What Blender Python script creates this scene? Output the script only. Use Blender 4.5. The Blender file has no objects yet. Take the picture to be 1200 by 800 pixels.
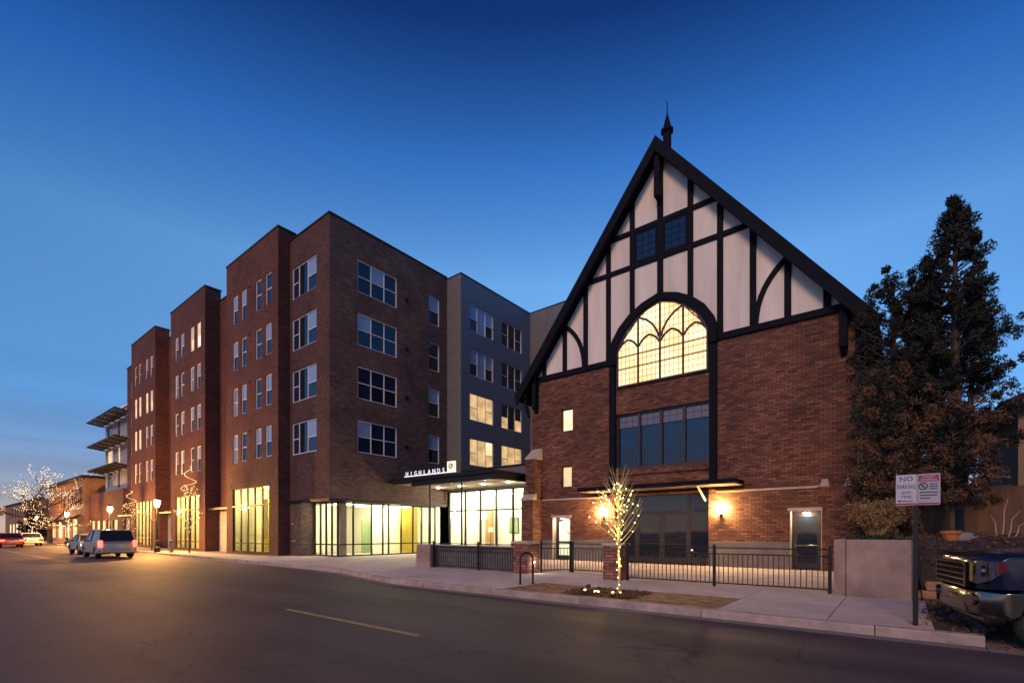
import bpy, bmesh, math, random
import numpy as np
from mathutils import Vector, Matrix
R = math.radians
PI = math.pi
rnd = random.Random(7)
SC = bpy.context.scene
COL = SC.collection

# ------------------------------------------------------------------ camera, sky, sun, exposure
cam_d = bpy.data.cameras.new("camera")
cam = bpy.data.objects.new("camera", cam_d); COL.objects.link(cam)
cam.location = (0, 0, 1.6); cam.rotation_euler = (R(90), 0, R(38.62))
cam_d.sensor_width = 36; cam_d.lens = 569.6/1200*36; cam_d.shift_y = 223/1200
cam_d.clip_start = 0.05; cam_d.clip_end = 3000
SC.camera = cam

SUN_EL, SUN_AZ = 32.0, 172.0        # sun lamp standing in for street lighting behind the camera (azimuth clockwise from +Y)
world = bpy.data.worlds.new("World"); SC.world = world; world.use_nodes = True
wt = world.node_tree; wt.nodes.clear()
wo = wt.nodes.new("ShaderNodeOutputWorld"); wb = wt.nodes.new("ShaderNodeBackground")
sky = wt.nodes.new("ShaderNodeTexSky"); sky.sky_type = 'NISHITA'; sky.sun_disc = False
sky.sun_elevation = R(SUN_EL); sky.sun_rotation = R(SUN_AZ)
sky.altitude = 1600; sky.air_density = 1.0; sky.dust_density = 0.6; sky.ozone_density = 1.5
# dusk grading of the sky by elevation only (same all the way round): deep blue overhead, pale at the horizon
tcw = wt.nodes.new("ShaderNodeTexCoord"); sepw = wt.nodes.new("ShaderNodeSeparateXYZ"); rmp = wt.nodes.new("ShaderNodeValToRGB")
wt.links.new(tcw.outputs["Generated"], sepw.inputs[0]); wt.links.new(sepw.outputs[2], rmp.inputs[0])
GRADE = [(0.0, (0.30, 0.21, 0.21)), (0.09, (0.26, 0.24, 0.30)), (0.21, (0.22, 0.37, 0.50)), (0.36, (0.37, 0.58, 0.68)), (0.45, (0.47, 0.73, 0.82)), (0.596, (0.19, 0.49, 0.80)), (0.727, (0.045, 0.15, 0.36)), (1.0, (0.03, 0.10, 0.27))]
while len(rmp.color_ramp.elements) < len(GRADE): rmp.color_ramp.elements.new(0.5)
for e, (p, c) in zip(rmp.color_ramp.elements, GRADE): e.position = p; e.color = (*c, 1)
tint = wt.nodes.new("ShaderNodeMix"); tint.data_type = 'RGBA'; tint.blend_type = 'MULTIPLY'; tint.inputs[0].default_value = 1.0
wt.links.new(sky.outputs[0], tint.inputs[6]); wt.links.new(rmp.outputs[0], tint.inputs[7])
# afterglow: the high sky darkens away from the sunset side
dt = wt.nodes.new("ShaderNodeVectorMath"); dt.operation = 'DOT_PRODUCT'; dt.inputs[1].default_value = (-0.62, 0.78, 0)
mp1 = wt.nodes.new("ShaderNodeMapRange"); mp1.interpolation_type = 'SMOOTHSTEP'; mp1.inputs[1].default_value = 0.25; mp1.inputs[2].default_value = 0.98; mp1.inputs[3].default_value = 1; mp1.inputs[4].default_value = 0
mp2 = wt.nodes.new("ShaderNodeMapRange"); mp2.interpolation_type = 'SMOOTHSTEP'; mp2.inputs[1].default_value = 0.10; mp2.inputs[2].default_value = 0.52
mm = wt.nodes.new("ShaderNodeMath"); mm.operation = 'MULTIPLY'; dk = wt.nodes.new("ShaderNodeMix"); dk.data_type = 'RGBA'; dk.blend_type = 'MULTIPLY'; dk.inputs[7].default_value = (0.16, 0.40, 0.62, 1)
hz_m = wt.nodes.new("ShaderNodeMapping"); hz_m.inputs["Scale"].default_value = (1.6, 1.6, 22); hz_n = wt.nodes.new("ShaderNodeTexNoise"); hz_n.inputs["Scale"].default_value = 1.4; hz_n.inputs["Detail"].default_value = 5
hz_r = wt.nodes.new("ShaderNodeMapRange"); hz_r.inputs[1].default_value = 0.35; hz_r.inputs[2].default_value = 0.65; hz_r.inputs[3].default_value = 0.84; hz_r.inputs[4].default_value = 1.14
hz_f = wt.nodes.new("ShaderNodeMapRange"); hz_f.inputs[1].default_value = 0.05; hz_f.inputs[2].default_value = 0.30; hz_f.inputs[3].default_value = 1; hz_f.inputs[4].default_value = 0
hz_x = wt.nodes.new("ShaderNodeMix"); hz_x.data_type = 'FLOAT'; hz_x.inputs[2].default_value = 1.0; hz_v = wt.nodes.new("ShaderNodeVectorMath"); hz_v.operation = 'SCALE'
wt.links.new(tcw.outputs["Generated"], hz_m.inputs[0]); wt.links.new(hz_m.outputs[0], hz_n.inputs["Vector"]); wt.links.new(hz_n.outputs["Fac"], hz_r.inputs[0]); wt.links.new(sepw.outputs[2], hz_f.inputs[0])
wt.links.new(hz_f.outputs[0], hz_x.inputs[0]); wt.links.new(hz_r.outputs[0], hz_x.inputs[3]); wt.links.new(dk.outputs[2], hz_v.inputs[0]); wt.links.new(hz_x.outputs[0], hz_v.inputs["Scale"])
wt.links.new(tcw.outputs["Generated"], dt.inputs[0]); wt.links.new(dt.outputs["Value"], mp1.inputs[0]); wt.links.new(sepw.outputs[2], mp2.inputs[0])
wt.links.new(mp1.outputs[0], mm.inputs[0]); wt.links.new(mp2.outputs[0], mm.inputs[1]); wt.links.new(mm.outputs[0], dk.inputs[0]); wt.links.new(tint.outputs[2], dk.inputs[6])
wt.links.new(hz_v.outputs[0], wb.inputs[0]); wb.inputs[1].default_value = 0.15
wt.links.new(wb.outputs[0], wo.inputs[0])

sun_d = bpy.data.lights.new("sun", 'SUN'); sun_d.energy = 0.88; sun_d.angle = R(18); sun_d.color = (1.0, 0.61, 0.38)
sun = bpy.data.objects.new("sun", sun_d); COL.objects.link(sun)
_az = R(SUN_AZ)
_d = Vector((math.sin(_az)*math.cos(R(SUN_EL)), math.cos(_az)*math.cos(R(SUN_EL)), math.sin(R(SUN_EL))))
sun.rotation_euler = (-_d).to_track_quat('-Z', 'Y').to_euler()
SC.view_settings.view_transform = 'Standard'; SC.view_settings.look = 'None'
SC.view_settings.gamma = 1; SC.view_settings.exposure = 1.0
SC.cycles.max_bounces = 6; SC.cycles.diffuse_bounces = 3; SC.cycles.glossy_bounces = 3; SC.cycles.transparent_max_bounces = 12
SC.cycles.sample_clamp_indirect = 4.0; SC.cycles.use_denoising = True
SC.cycles.caustics_reflective = False; SC.cycles.caustics_refractive = False

# ------------------------------------------------------------------ materials
MATS = {}
def new_mat(name):
    m = bpy.data.materials.new(name); m.use_nodes = True
    nt = m.node_tree
    return m, nt, nt.nodes["Principled BSDF"]
def N(nt, t, **kw):
    n = nt.nodes.new(t)
    for k, v in kw.items(): setattr(n, k, v)
    return n
def plain(name, col, rough=0.6, metal=0.0, spec=0.5, noise=0.12, scale=6.0, bump=0.0, bscale=60.0, emit=None, estr=0.0, streak=False, isl=0.0):
    m, nt, b = new_mat(name)
    b.inputs["Roughness"].default_value = rough; b.inputs["Metallic"].default_value = metal
    b.inputs["Specular IOR Level"].default_value = spec
    c = (*col, 1)
    if noise > 0:
        tc = N(nt, "ShaderNodeTexCoord"); nz = N(nt, "ShaderNodeTexNoise"); nz.inputs["Scale"].default_value = scale
        nz.inputs["Detail"].default_value = 6; nz.inputs["Roughness"].default_value = 0.65
        if streak:
            mp = N(nt, "ShaderNodeMapping"); mp.inputs["Scale"].default_value = (1, 1, 0.12)
            nt.links.new(tc.outputs["Object"], mp.inputs[0]); nt.links.new(mp.outputs[0], nz.inputs["Vector"])
        else:
            nt.links.new(tc.outputs["Object"], nz.inputs["Vector"])
        rp = N(nt, "ShaderNodeMapRange"); rp.inputs[1].default_value = 0.3; rp.inputs[2].default_value = 0.7
        rp.inputs[3].default_value = 1-noise; rp.inputs[4].default_value = 1+noise
        nt.links.new(nz.outputs["Fac"], rp.inputs[0])
        mx = N(nt, "ShaderNodeVectorMath", operation='SCALE'); mx.inputs[0].default_value = col
        fac = rp.outputs[0]
        if isl:
            ge = N(nt, "ShaderNodeNewGeometry"); oi = N(nt, "ShaderNodeObjectInfo"); ad = N(nt, "ShaderNodeMath", operation='ADD'); fr = N(nt, "ShaderNodeMath", operation='FRACT')
            nt.links.new(ge.outputs["Random Per Island"], ad.inputs[0]); nt.links.new(oi.outputs["Random"], ad.inputs[1]); nt.links.new(ad.outputs[0], fr.inputs[0])
            r3 = N(nt, "ShaderNodeMapRange"); r3.inputs[3].default_value = 1-isl; r3.inputs[4].default_value = 1+isl; nt.links.new(fr.outputs[0], r3.inputs[0])
            mu = N(nt, "ShaderNodeMath", operation='MULTIPLY'); nt.links.new(fac, mu.inputs[0]); nt.links.new(r3.outputs[0], mu.inputs[1]); fac = mu.outputs[0]
        nt.links.new(fac, mx.inputs["Scale"]); nt.links.new(mx.outputs[0], b.inputs["Base Color"])
        if bump > 0:
            n2 = N(nt, "ShaderNodeTexNoise"); n2.inputs["Scale"].default_value = bscale; n2.inputs["Detail"].default_value = 5
            nt.links.new(tc.outputs["Object"], n2.inputs["Vector"])
            bp = N(nt, "ShaderNodeBump"); bp.inputs["Strength"].default_value = bump; bp.inputs["Distance"].default_value = 0.02
            nt.links.new(n2.outputs["Fac"], bp.inputs["Height"]); nt.links.new(bp.outputs[0], b.inputs["Normal"])
    else:
        b.inputs["Base Color"].default_value = c
    if emit:
        b.inputs["Emission Color"].default_value = (*emit, 1); b.inputs["Emission Strength"].default_value = estr
    MATS[name] = m
    return m
def brick(name, c1, cc2, mortar, bw=0.215, bh=0.075, var=0.35, msize=0.008, dark=0.25):
    m, nt, b = new_mat(name)
    tc = N(nt, "ShaderNodeTexCoord"); sp = N(nt, "ShaderNodeSeparateXYZ"); ad = N(nt, "ShaderNodeMath", operation='ADD')
    cb = N(nt, "ShaderNodeCombineXYZ")
    nt.links.new(tc.outputs["Object"], sp.inputs[0]); nt.links.new(sp.outputs[0], ad.inputs[0]); nt.links.new(sp.outputs[1], ad.inputs[1])
    nt.links.new(ad.outputs[0], cb.inputs[0]); nt.links.new(sp.outputs[2], cb.inputs[1])
    br = N(nt, "ShaderNodeTexBrick"); br.inputs["Color1"].default_value = (*c1, 1); br.inputs["Color2"].default_value = (*cc2, 1)
    br.inputs["Mortar"].default_value = (*mortar, 1); br.inputs["Scale"].default_value = 1; br.inputs["Mortar Size"].default_value = msize
    br.inputs["Brick Width"].default_value = bw; br.inputs["Row Height"].default_value = bh; br.inputs["Bias"].default_value = -0.1
    nt.links.new(cb.outputs[0], br.inputs["Vector"])
    # each brick its own shade (white noise on the brick cell), plus large weathering
    sc = N(nt, "ShaderNodeVectorMath", operation='MULTIPLY'); sc.inputs[1].default_value = (1/bw, 1/bh, 1)
    sx = N(nt, "ShaderNodeSeparateXYZ"); fy = N(nt, "ShaderNodeMath", operation='FLOOR'); mo = N(nt, "ShaderNodeMath", operation='MODULO'); mo.inputs[1].default_value = 2
    ha = N(nt, "ShaderNodeMath", operation='MULTIPLY_ADD'); ha.inputs[1].default_value = -0.5; hb = N(nt, "ShaderNodeMath", operation='ADD'); hb.inputs[1].default_value = 0.5; c2 = N(nt, "ShaderNodeCombineXYZ")
    fl = N(nt, "ShaderNodeVectorMath", operation='FLOOR'); wn = N(nt, "ShaderNodeTexWhiteNoise", noise_dimensions='2D')
    nt.links.new(cb.outputs[0], sc.inputs[0]); nt.links.new(sc.outputs[0], sx.inputs[0]); nt.links.new(sx.outputs[1], fy.inputs[0]); nt.links.new(fy.outputs[0], mo.inputs[0])
    nt.links.new(mo.outputs[0], ha.inputs[0]); nt.links.new(sx.outputs[0], ha.inputs[2]); nt.links.new(ha.outputs[0], hb.inputs[0]); nt.links.new(hb.outputs[0], c2.inputs[0]); nt.links.new(fy.outputs[0], c2.inputs[1]); nt.links.new(c2.outputs[0], fl.inputs[0]); nt.links.new(fl.outputs[0], wn.inputs["Vector"])
    r1 = N(nt, "ShaderNodeMapRange"); r1.inputs[3].default_value = 1-var; r1.inputs[4].default_value = 1+var
    nt.links.new(wn.outputs["Value"], r1.inputs[0])
    nz = N(nt, "ShaderNodeTexNoise"); nz.inputs["Scale"].default_value = 0.6; nz.inputs["Detail"].default_value = 6
    nt.links.new(tc.outputs["Object"], nz.inputs["Vector"])
    r2 = N(nt, "ShaderNodeMapRange"); r2.inputs[1].default_value = 0.3; r2.inputs[2].default_value = 0.7; r2.inputs[3].default_value = 1-dark; r2.inputs[4].default_value = 1+dark
    nt.links.new(nz.outputs["Fac"], r2.inputs[0])
    mu = N(nt, "ShaderNodeMath", operation='MULTIPLY'); nt.links.new(r1.outputs[0], mu.inputs[0]); nt.links.new(r2.outputs[0], mu.inputs[1])
    v = N(nt, "ShaderNodeVectorMath", operation='SCALE'); nt.links.new(br.outputs["Color"], v.inputs[0]); nt.links.new(mu.outputs[0], v.inputs["Scale"])
    nt.links.new(v.outputs[0], b.inputs["Base Color"])
    b.inputs["Roughness"].default_value = 0.85; b.inputs["Specular IOR Level"].default_value = 0.3
    mh = N(nt, "ShaderNodeMath", operation='MULTIPLY_ADD'); mh.inputs[1].default_value = -1.0; mh.inputs[2].default_value = 1.0
    nt.links.new(br.outputs["Fac"], mh.inputs[0])
    ml = N(nt, "ShaderNodeMath", operation='MULTIPLY_ADD'); ml.inputs[1].default_value = 0.5
    nt.links.new(wn.outputs["Value"], ml.inputs[0]); nt.links.new(mh.outputs[0], ml.inputs[2])
    bp = N(nt, "ShaderNodeBump"); bp.inputs["Strength"].default_value = 0.6; bp.inputs["Distance"].default_value = 0.012
    nt.links.new(ml.outputs[0], bp.inputs["Height"]); nt.links.new(bp.outputs[0], b.inputs["Normal"])
    MATS[name] = m
    return m
def emitter(name, col, s, var=0.0, scale=1.0, lo=None):
    m, nt, b = new_mat(name)
    b.inputs["Base Color"].default_value = (0.5, 0.5, 0.5, 1); b.inputs["Roughness"].default_value = 0.3
    b.inputs["Emission Color"].default_value = (*col, 1); b.inputs["Emission Strength"].default_value = s
    if lo:
        tc = N(nt, "ShaderNodeTexCoord"); nz = N(nt, "ShaderNodeTexNoise"); nz.inputs["Scale"].default_value = scale; nz.inputs["Detail"].default_value = 3
        nt.links.new(tc.outputs["Object"], nz.inputs["Vector"])
        cr = N(nt, "ShaderNodeValToRGB"); cr.color_ramp.elements[0].position = 0.36; cr.color_ramp.elements[1].position = 0.6
        cr.color_ramp.elements[0].color = (*lo, 1); cr.color_ramp.elements[1].color = (*col, 1)
        nt.links.new(nz.outputs["Fac"], cr.inputs[0]); nt.links.new(cr.outputs[0], b.inputs["Emission Color"])
    MATS[name] = m
    return m
def glass(name, tint=(1, 1, 1), refl=0.04, ior=1.45):
    m, nt, b = new_mat(name); nt.nodes.remove(b)
    out = nt.nodes["Material Output"]; tr = N(nt, "ShaderNodeBsdfTransparent"); gl = N(nt, "ShaderNodeBsdfGlossy")
    tr.inputs[0].default_value = (*tint, 1); gl.inputs["Roughness"].default_value = 0.01
    lw = N(nt, "ShaderNodeLayerWeight"); lw.inputs[0].default_value = 0.5; pw = N(nt, "ShaderNodeMath", operation='POWER'); pw.inputs[1].default_value = 4.0
    fr = N(nt, "ShaderNodeMath", operation='MULTIPLY_ADD'); fr.inputs[1].default_value = 0.8; fr.inputs[2].default_value = refl; mx = N(nt, "ShaderNodeMixShader")
    nt.links.new(lw.outputs["Facing"], pw.inputs[0]); nt.links.new(pw.outputs[0], fr.inputs[0])
    nt.links.new(fr.outputs[0], mx.inputs[0]); nt.links.new(tr.outputs[0], mx.inputs[1]); nt.links.new(gl.outputs[0], mx.inputs[2])
    nt.links.new(mx.outputs[0], out.inputs[0]); MATS[name] = m
    return m
def dark_pane(name, col, rough=0.03, ior=1.6):
    m, nt, b = new_mat(name); b.inputs["Base Color"].default_value = (*col, 1); b.inputs["Roughness"].default_value = rough
    b.inputs["IOR"].default_value = ior
    tc = N(nt, "ShaderNodeTexCoord"); nz = N(nt, "ShaderNodeTexNoise"); nz.inputs["Scale"].default_value = 0.8
    nt.links.new(tc.outputs["Object"], nz.inputs["Vector"])
    bp = N(nt, "ShaderNodeBump"); bp.inputs["Strength"].default_value = 0.05; bp.inputs["Distance"].default_value = 0.05
    nt.links.new(nz.outputs["Fac"], bp.inputs["Height"]); nt.links.new(bp.outputs[0], b.inputs["Normal"])
    MATS[name] = m
    return m

brick("brick_church", (0.205, 0.080, 0.047), (0.105, 0.043, 0.031), (0.050, 0.030, 0.025), 0.29, 0.092, 0.33, 0.013, 0.25)
brick("brick_lamp_mix", (0.095, 0.040, 0.033), (0.070, 0.033, 0.030), (0.09, 0.06, 0.052), 0.24, 0.082, 0.25, 0.008, 0.18)  # in-between tone: lamp light fading up the corner wall averaged into its colour
brick("brick_red", (0.112, 0.037, 0.030), (0.080, 0.029, 0.025), (0.085, 0.052, 0.042), 0.24, 0.082, 0.25, 0.008, 0.18)
brick("brick_dark", (0.125, 0.070, 0.055), (0.085, 0.050, 0.043), (0.17, 0.12, 0.10), 0.30, 0.10, 0.25, 0.010, 0.2)
brick("brick_pier", (0.28, 0.11, 0.065), (0.14, 0.055, 0.04), (0.07, 0.045, 0.038), 0.29, 0.092, 0.35, 0.012, 0.2)
brick("brick_tan", (0.34, 0.18, 0.09), (0.26, 0.13, 0.07), (0.25, 0.18, 0.12), 0.24, 0.08, 0.2)
brick("block_grey", (0.16, 0.15, 0.145), (0.12, 0.115, 0.11), (0.09, 0.09, 0.09), 0.40, 0.20, 0.2, 0.008, 0.2)
brick("stone_pale", (0.42, 0.38, 0.34), (0.36, 0.33, 0.30), (0.28, 0.26, 0.24), 0.60, 0.30, 0.1, 0.008, 0.1)
plain("stucco", (0.70, 0.62, 0.55), 0.9, noise=0.14, scale=1.6, streak=True, isl=.03, bump=0.25, bscale=45)
plain("timber", (0.006, 0.007, 0.013), 0.8, spec=0.12, noise=0.3, scale=4, bump=0.2, bscale=30)
plain("shingle", (0.010, 0.011, 0.017), 0.85, spec=0.12, noise=0.3, scale=9, bump=0.4, bscale=20)
plain("stone_band", (0.42, 0.33, 0.27), 0.85, noise=0.15, scale=3, bump=0.3, bscale=30)
plain("stone_base", (0.14, 0.12, 0.115), 0.85, noise=0.2, scale=2, bump=0.3, bscale=25)
plain("coping", (0.022, 0.021, 0.024), 0.55, metal=0.1, spec=0.3, noise=0.15, scale=3)
plain("black_metal", (0.012, 0.011, 0.012), 0.5, metal=0.2, spec=0.35, noise=0.2, scale=8)
plain("bronze_frame", (0.045, 0.034, 0.030), 0.4, metal=0.4, noise=0.15, scale=8)
plain("white_frame", (0.80, 0.79, 0.79), 0.5, noise=0.05, scale=5)
plain("grey_panel", (0.125, 0.155, 0.205), 0.55, noise=0.08, scale=1.4, streak=True)
plain("grey_panel_dark", (0.12, 0.115, 0.12), 0.6, noise=0.08, scale=1.4, streak=True)
plain("kerb_concrete", (0.36, 0.27, 0.24), 0.9, noise=0.35, scale=2.2, bump=0.5, bscale=40, isl=.1)
plain("concrete", (0.42, 0.36, 0.34), 0.9, noise=0.13, scale=1.6, bump=0.25, bscale=60)
plain("concrete_slab", (0.46, 0.385, 0.36), 0.9, isl=.06, noise=0.22, scale=1.0, bump=0.25, bscale=80)
plain("concrete_base", (0.16, 0.14, 0.13), 0.95, noise=0.2, scale=3)
plain("concrete_wall", (0.29, 0.205, 0.17), 0.9, noise=0.34, scale=1.3, bump=0.3, bscale=30, streak=False)
plain("roof_dark", (0.06, 0.06, 0.065), 0.9, noise=0.2, scale=3)
plain("plaster_int", (0.78, 0.74, 0.62), 0.9, noise=0.03, scale=1)
plain("yellow_int", (0.75, 0.55, 0.06), 0.8, noise=0.05, scale=1)
plain("green_int", (0.16, 0.22, 0.10), 0.7, noise=0.2, scale=3)
plain("int_floor", (0.35, 0.30, 0.24), 0.5, noise=0.1, scale=2)
plain("wood_int", (0.30, 0.17, 0.07), 0.5, noise=0.2, scale=3)
plain("paver", (0.24, 0.135, 0.065), 0.9, isl=.4, noise=0.3, scale=7, bump=0.4, bscale=60)
plain("soil", (0.055, 0.042, 0.033), 1.0, noise=0.45, scale=5, bump=1.0, bscale=14)
plain("soil_bank", (0.034, 0.024, 0.021), 1.0, noise=0.5, scale=4, bump=1.0, bscale=9)
plain("bark", (0.075, 0.052, 0.040), 0.95, noise=0.35, scale=14, bump=0.7, bscale=30)
plain("bark_glow", (0.42, 0.33, 0.15), 0.9, noise=0.3, scale=20, bump=0.5, bscale=40)  # yellow glow of the fairy lights carried in the sapling's bark colour
plain("leaf_dark", (0.007, 0.012, 0.011), 0.8, noise=0.4, scale=1.5)
plain("leaf_mid", (0.018, 0.018, 0.011), 0.8, noise=0.4, scale=1.5)
plain("leaf_brown", (0.115, 0.060, 0.030), 0.85, noise=0.4, scale=2)  # dead leaf brown; on conifers, street lamp warmth mixed into the foliage colour
plain("leaf_dry", (0.26, 0.155, 0.06), 0.85, noise=0.35, scale=5)
plain("leaf_low", (0.03, 0.042, 0.018), 0.85, noise=0.4, scale=5)
plain("terracotta", (0.45, 0.15, 0.055), 0.8, noise=0.15, scale=8)
plain("boulder", (0.25, 0.21, 0.19), 0.9, noise=0.25, scale=5, bump=0.6, bscale=12)
plain("block_tan", (0.36, 0.21, 0.12), 0.9, noise=0.25, scale=6, bump=0.6, bscale=25)
plain("soffit_wood", (0.055, 0.034, 0.02), 0.8, noise=0.2, scale=4)
plain("fence_wood", (0.12, 0.062, 0.032), 0.85, noise=0.3, scale=5, streak=True)
plain("house_wall", (0.22, 0.14, 0.09), 0.85, noise=0.1, scale=2)
plain("yellow_paint", (0.33, 0.22, 0.09), 0.85, noise=0.75, scale=14)
plain("sign_white", (0.46, 0.45, 0.52), 0.45, noise=0.05, scale=8)
plain("sign_grey", (0.36, 0.34, 0.41), 0.45, noise=0.08, scale=8)
plain("sign_red", (0.26, 0.02, 0.05), 0.45, noise=0.05, scale=8)
plain("print_dark", (0.05, 0.03, 0.06), 0.6, noise=0)
plain("print_pale", (0.62, 0.45, 0.50), 0.6, noise=0)
plain("car_blue", (0.010, 0.016, 0.045), 0.16, metal=0.3, noise=0.05, scale=3)
plain("car_grey", (0.10, 0.10, 0.12), 0.25, metal=0.5, noise=0.05, scale=3)
plain("car_white", (0.65, 0.62, 0.58), 0.25, noise=0.05, scale=3)
plain("car_red", (0.30, 0.015, 0.02), 0.25, noise=0.05, scale=3)
plain("car_silver", (0.40, 0.38, 0.36), 0.3, metal=0.6, noise=0.05, scale=3)
plain("grille_black", (0.008, 0.008, 0.009), 0.9, spec=0.05, noise=0)
plain("chrome", (0.19, 0.175, 0.165), 0.16, metal=1.0, noise=0.05, scale=6)
plain("tyre", (0.018, 0.018, 0.018), 0.85, noise=0.2, scale=20, bump=0.3, bscale=40)
plain("plastic_black", (0.012, 0.012, 0.013), 0.5, noise=0.1, scale=10)
plain("lens", (0.06, 0.07, 0.11), 0.05, metal=0.2, noise=0.3, scale=12)
plain("lens_red", (0.13, 0.012, 0.014), 0.1, noise=0.1, scale=12)
plain("lens_amber", (0.30, 0.19, 0.05), 0.12, metal=0.4, noise=0.2, scale=14)
plain("awning_white", (0.65, 0.55, 0.45), 0.8, noise=0.1, scale=3)
plain("render_grey", (0.30, 0.29, 0.31), 0.85, noise=0.08, scale=1)
dark_pane("pane_dark", (0.012, 0.016, 0.026))
dark_pane("pane_blind_sky", (0.26, 0.36, 0.50), 0.04)  # pale blind with blue sky reflection mixed into its base colour
dark_pane("pane_curtain", (0.24, 0.25, 0.28), 0.05)
emitter("pane_dim", (0.80, 0.50, 0.20), .28, lo=(0.25, 0.15, 0.06), scale=1.6)
dark_pane("pane_blue", (0.014, 0.024, 0.052), 0.03, 1.55)
dark_pane("pane_veil", (0.14, 0.13, 0.17), 0.25, 1.5)
emitter("pane_warm", (1.0, 0.62, 0.20), .46, lo=(0.55, 0.33, 0.12), scale=1.1)
emitter("pane_bright", (1.0, 0.82, 0.48), .62, lo=(1.0, 0.62, 0.25), scale=1.4)
emitter("pane_arch", (1.0, 0.74, 0.35), .84, lo=(1.0, 0.48, 0.13), scale=0.9)
emitter("pane_ltgreen", (0.82, 0.88, 0.48), .42)
emitter("lamp_warm", (1.0, 0.63, 0.24), 430.0)
emitter("lamp_panel", (1.0, 0.88, 0.66), 1.6)
emitter("lamp_white", (1.0, 0.90, 0.70), 14.0)
emitter("lamp_street", (1.0, 0.78, 0.42), 14.0)
emitter("ceiling_light", (1.0, 0.93, 0.66), 4.0)
emitter("bulb_yellow", (1.0, 0.78, 0.28), 11.0)
emitter("bulb_white", (1.0, 0.72, 0.42), 1.5)
emitter("bulb_amber", (1.0, 0.72, 0.26), 3.0)
emitter("sign_light", (0.86, 0.86, 1.0), .5)
emitter("logo_light", (1.0, 0.90, 0.52), .55)
emitter("tail_red", (1.0, 0.05, 0.02), 3.0)
emitter("tail_amber", (1.0, 0.35, 0.04), 4.0)
emitter("head_white", (1.0, 0.92, 0.78), 7.0)
glass("glass_clear", (0.94, 0.96, 0.92))
glass("glass_green", (0.92, 0.94, 0.80))
glass("glass_dark", (0.45, 0.50, 0.58), ior=1.6)

# asphalt: fine aggregate, worn lighter wheel paths, patched seams
def asphalt():
    m, nt, b = new_mat("asphalt")
    tc = N(nt, "ShaderNodeTexCoord")
    n1 = N(nt, "ShaderNodeTexNoise"); n1.inputs["Scale"].default_value = 0.35; n1.inputs["Detail"].default_value = 7
    n2 = N(nt, "ShaderNodeTexNoise"); n2.inputs["Scale"].default_value = 55; n2.inputs["Detail"].default_value = 4
    mp = N(nt, "ShaderNodeMapping"); mp.inputs["Scale"].default_value = (0.05, 1.2, 1)
    n3 = N(nt, "ShaderNodeTexNoise"); n3.inputs["Scale"].default_value = 1.0; n3.inputs["Detail"].default_value = 3
    nt.links.new(tc.outputs["Object"], n1.inputs["Vector"]); nt.links.new(tc.outputs["Object"], n2.inputs["Vector"])
    nt.links.new(tc.outputs["Object"], mp.inputs[0]); nt.links.new(mp.outputs[0], n3.inputs["Vector"])
    a = N(nt, "ShaderNodeMath", operation='MULTIPLY'); c = N(nt, "ShaderNodeMath", operation='MULTIPLY')
    def rng(o, lo, hi):
        r = N(nt, "ShaderNodeMapRange"); r.inputs[1].default_value = 0.3; r.inputs[2].default_value = 0.7
        r.inputs[3].default_value = lo; r.inputs[4].default_value = hi; nt.links.new(o, r.inputs[0]); return r.outputs[0]
    nt.links.new(rng(n1.outputs["Fac"], 0.66, 1.34), a.inputs[0]); nt.links.new(rng(n2.outputs["Fac"], 0.6, 1.4), a.inputs[1])
    nt.links.new(a.outputs[0], c.inputs[0]); nt.links.new(rng(n3.outputs["Fac"], 0.72, 1.28), c.inputs[1])
    v = N(nt, "ShaderNodeVectorMath", operation='SCALE'); v.inputs[0].default_value = (0.056, 0.040, 0.048)
    vo = N(nt, "ShaderNodeTexVoronoi", feature='DISTANCE_TO_EDGE'); vo.inputs["Scale"].default_value = 0.22
    wp = N(nt, "ShaderNodeTexNoise"); wp.inputs["Scale"].default_value = 1.6; wp.inputs["Detail"].default_value = 5
    nt.links.new(tc.outputs["Object"], wp.inputs["Vector"]); wa = N(nt, "ShaderNodeVectorMath", operation='MULTIPLY_ADD'); wa.inputs[1].default_value = (1.4, 1.4, 0)
    nt.links.new(wp.outputs["Color"], wa.inputs[0]); nt.links.new(tc.outputs["Object"], wa.inputs[2]); nt.links.new(wa.outputs[0], vo.inputs["Vector"])
    ck = N(nt, "ShaderNodeMapRange"); ck.inputs[1].default_value = 0.0015; ck.inputs[2].default_value = 0.006; ck.inputs[3].default_value = 0.35; ck.inputs[4].default_value = 1.0
    nt.links.new(vo.outputs["Distance"], ck.inputs[0]); c3 = N(nt, "ShaderNodeMath", operation='MULTIPLY'); nt.links.new(c.outputs[0], c3.inputs[0]); nt.links.new(ck.outputs[0], c3.inputs[1])
    nt.links.new(c3.outputs[0], v.inputs["Scale"]); nt.links.new(v.outputs[0], b.inputs["Base Color"])
    b.inputs["Roughness"].default_value = 0.72; b.inputs["Specular IOR Level"].default_value = 0.4
    bp = N(nt, "ShaderNodeBump"); bp.inputs["Strength"].default_value = 0.5; bp.inputs["Distance"].default_value = 0.01
    nt.links.new(n2.outputs["Fac"], bp.inputs["Height"]); nt.links.new(bp.outputs[0], b.inputs["Normal"])
    MATS["asphalt"] = m
asphalt()

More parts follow.
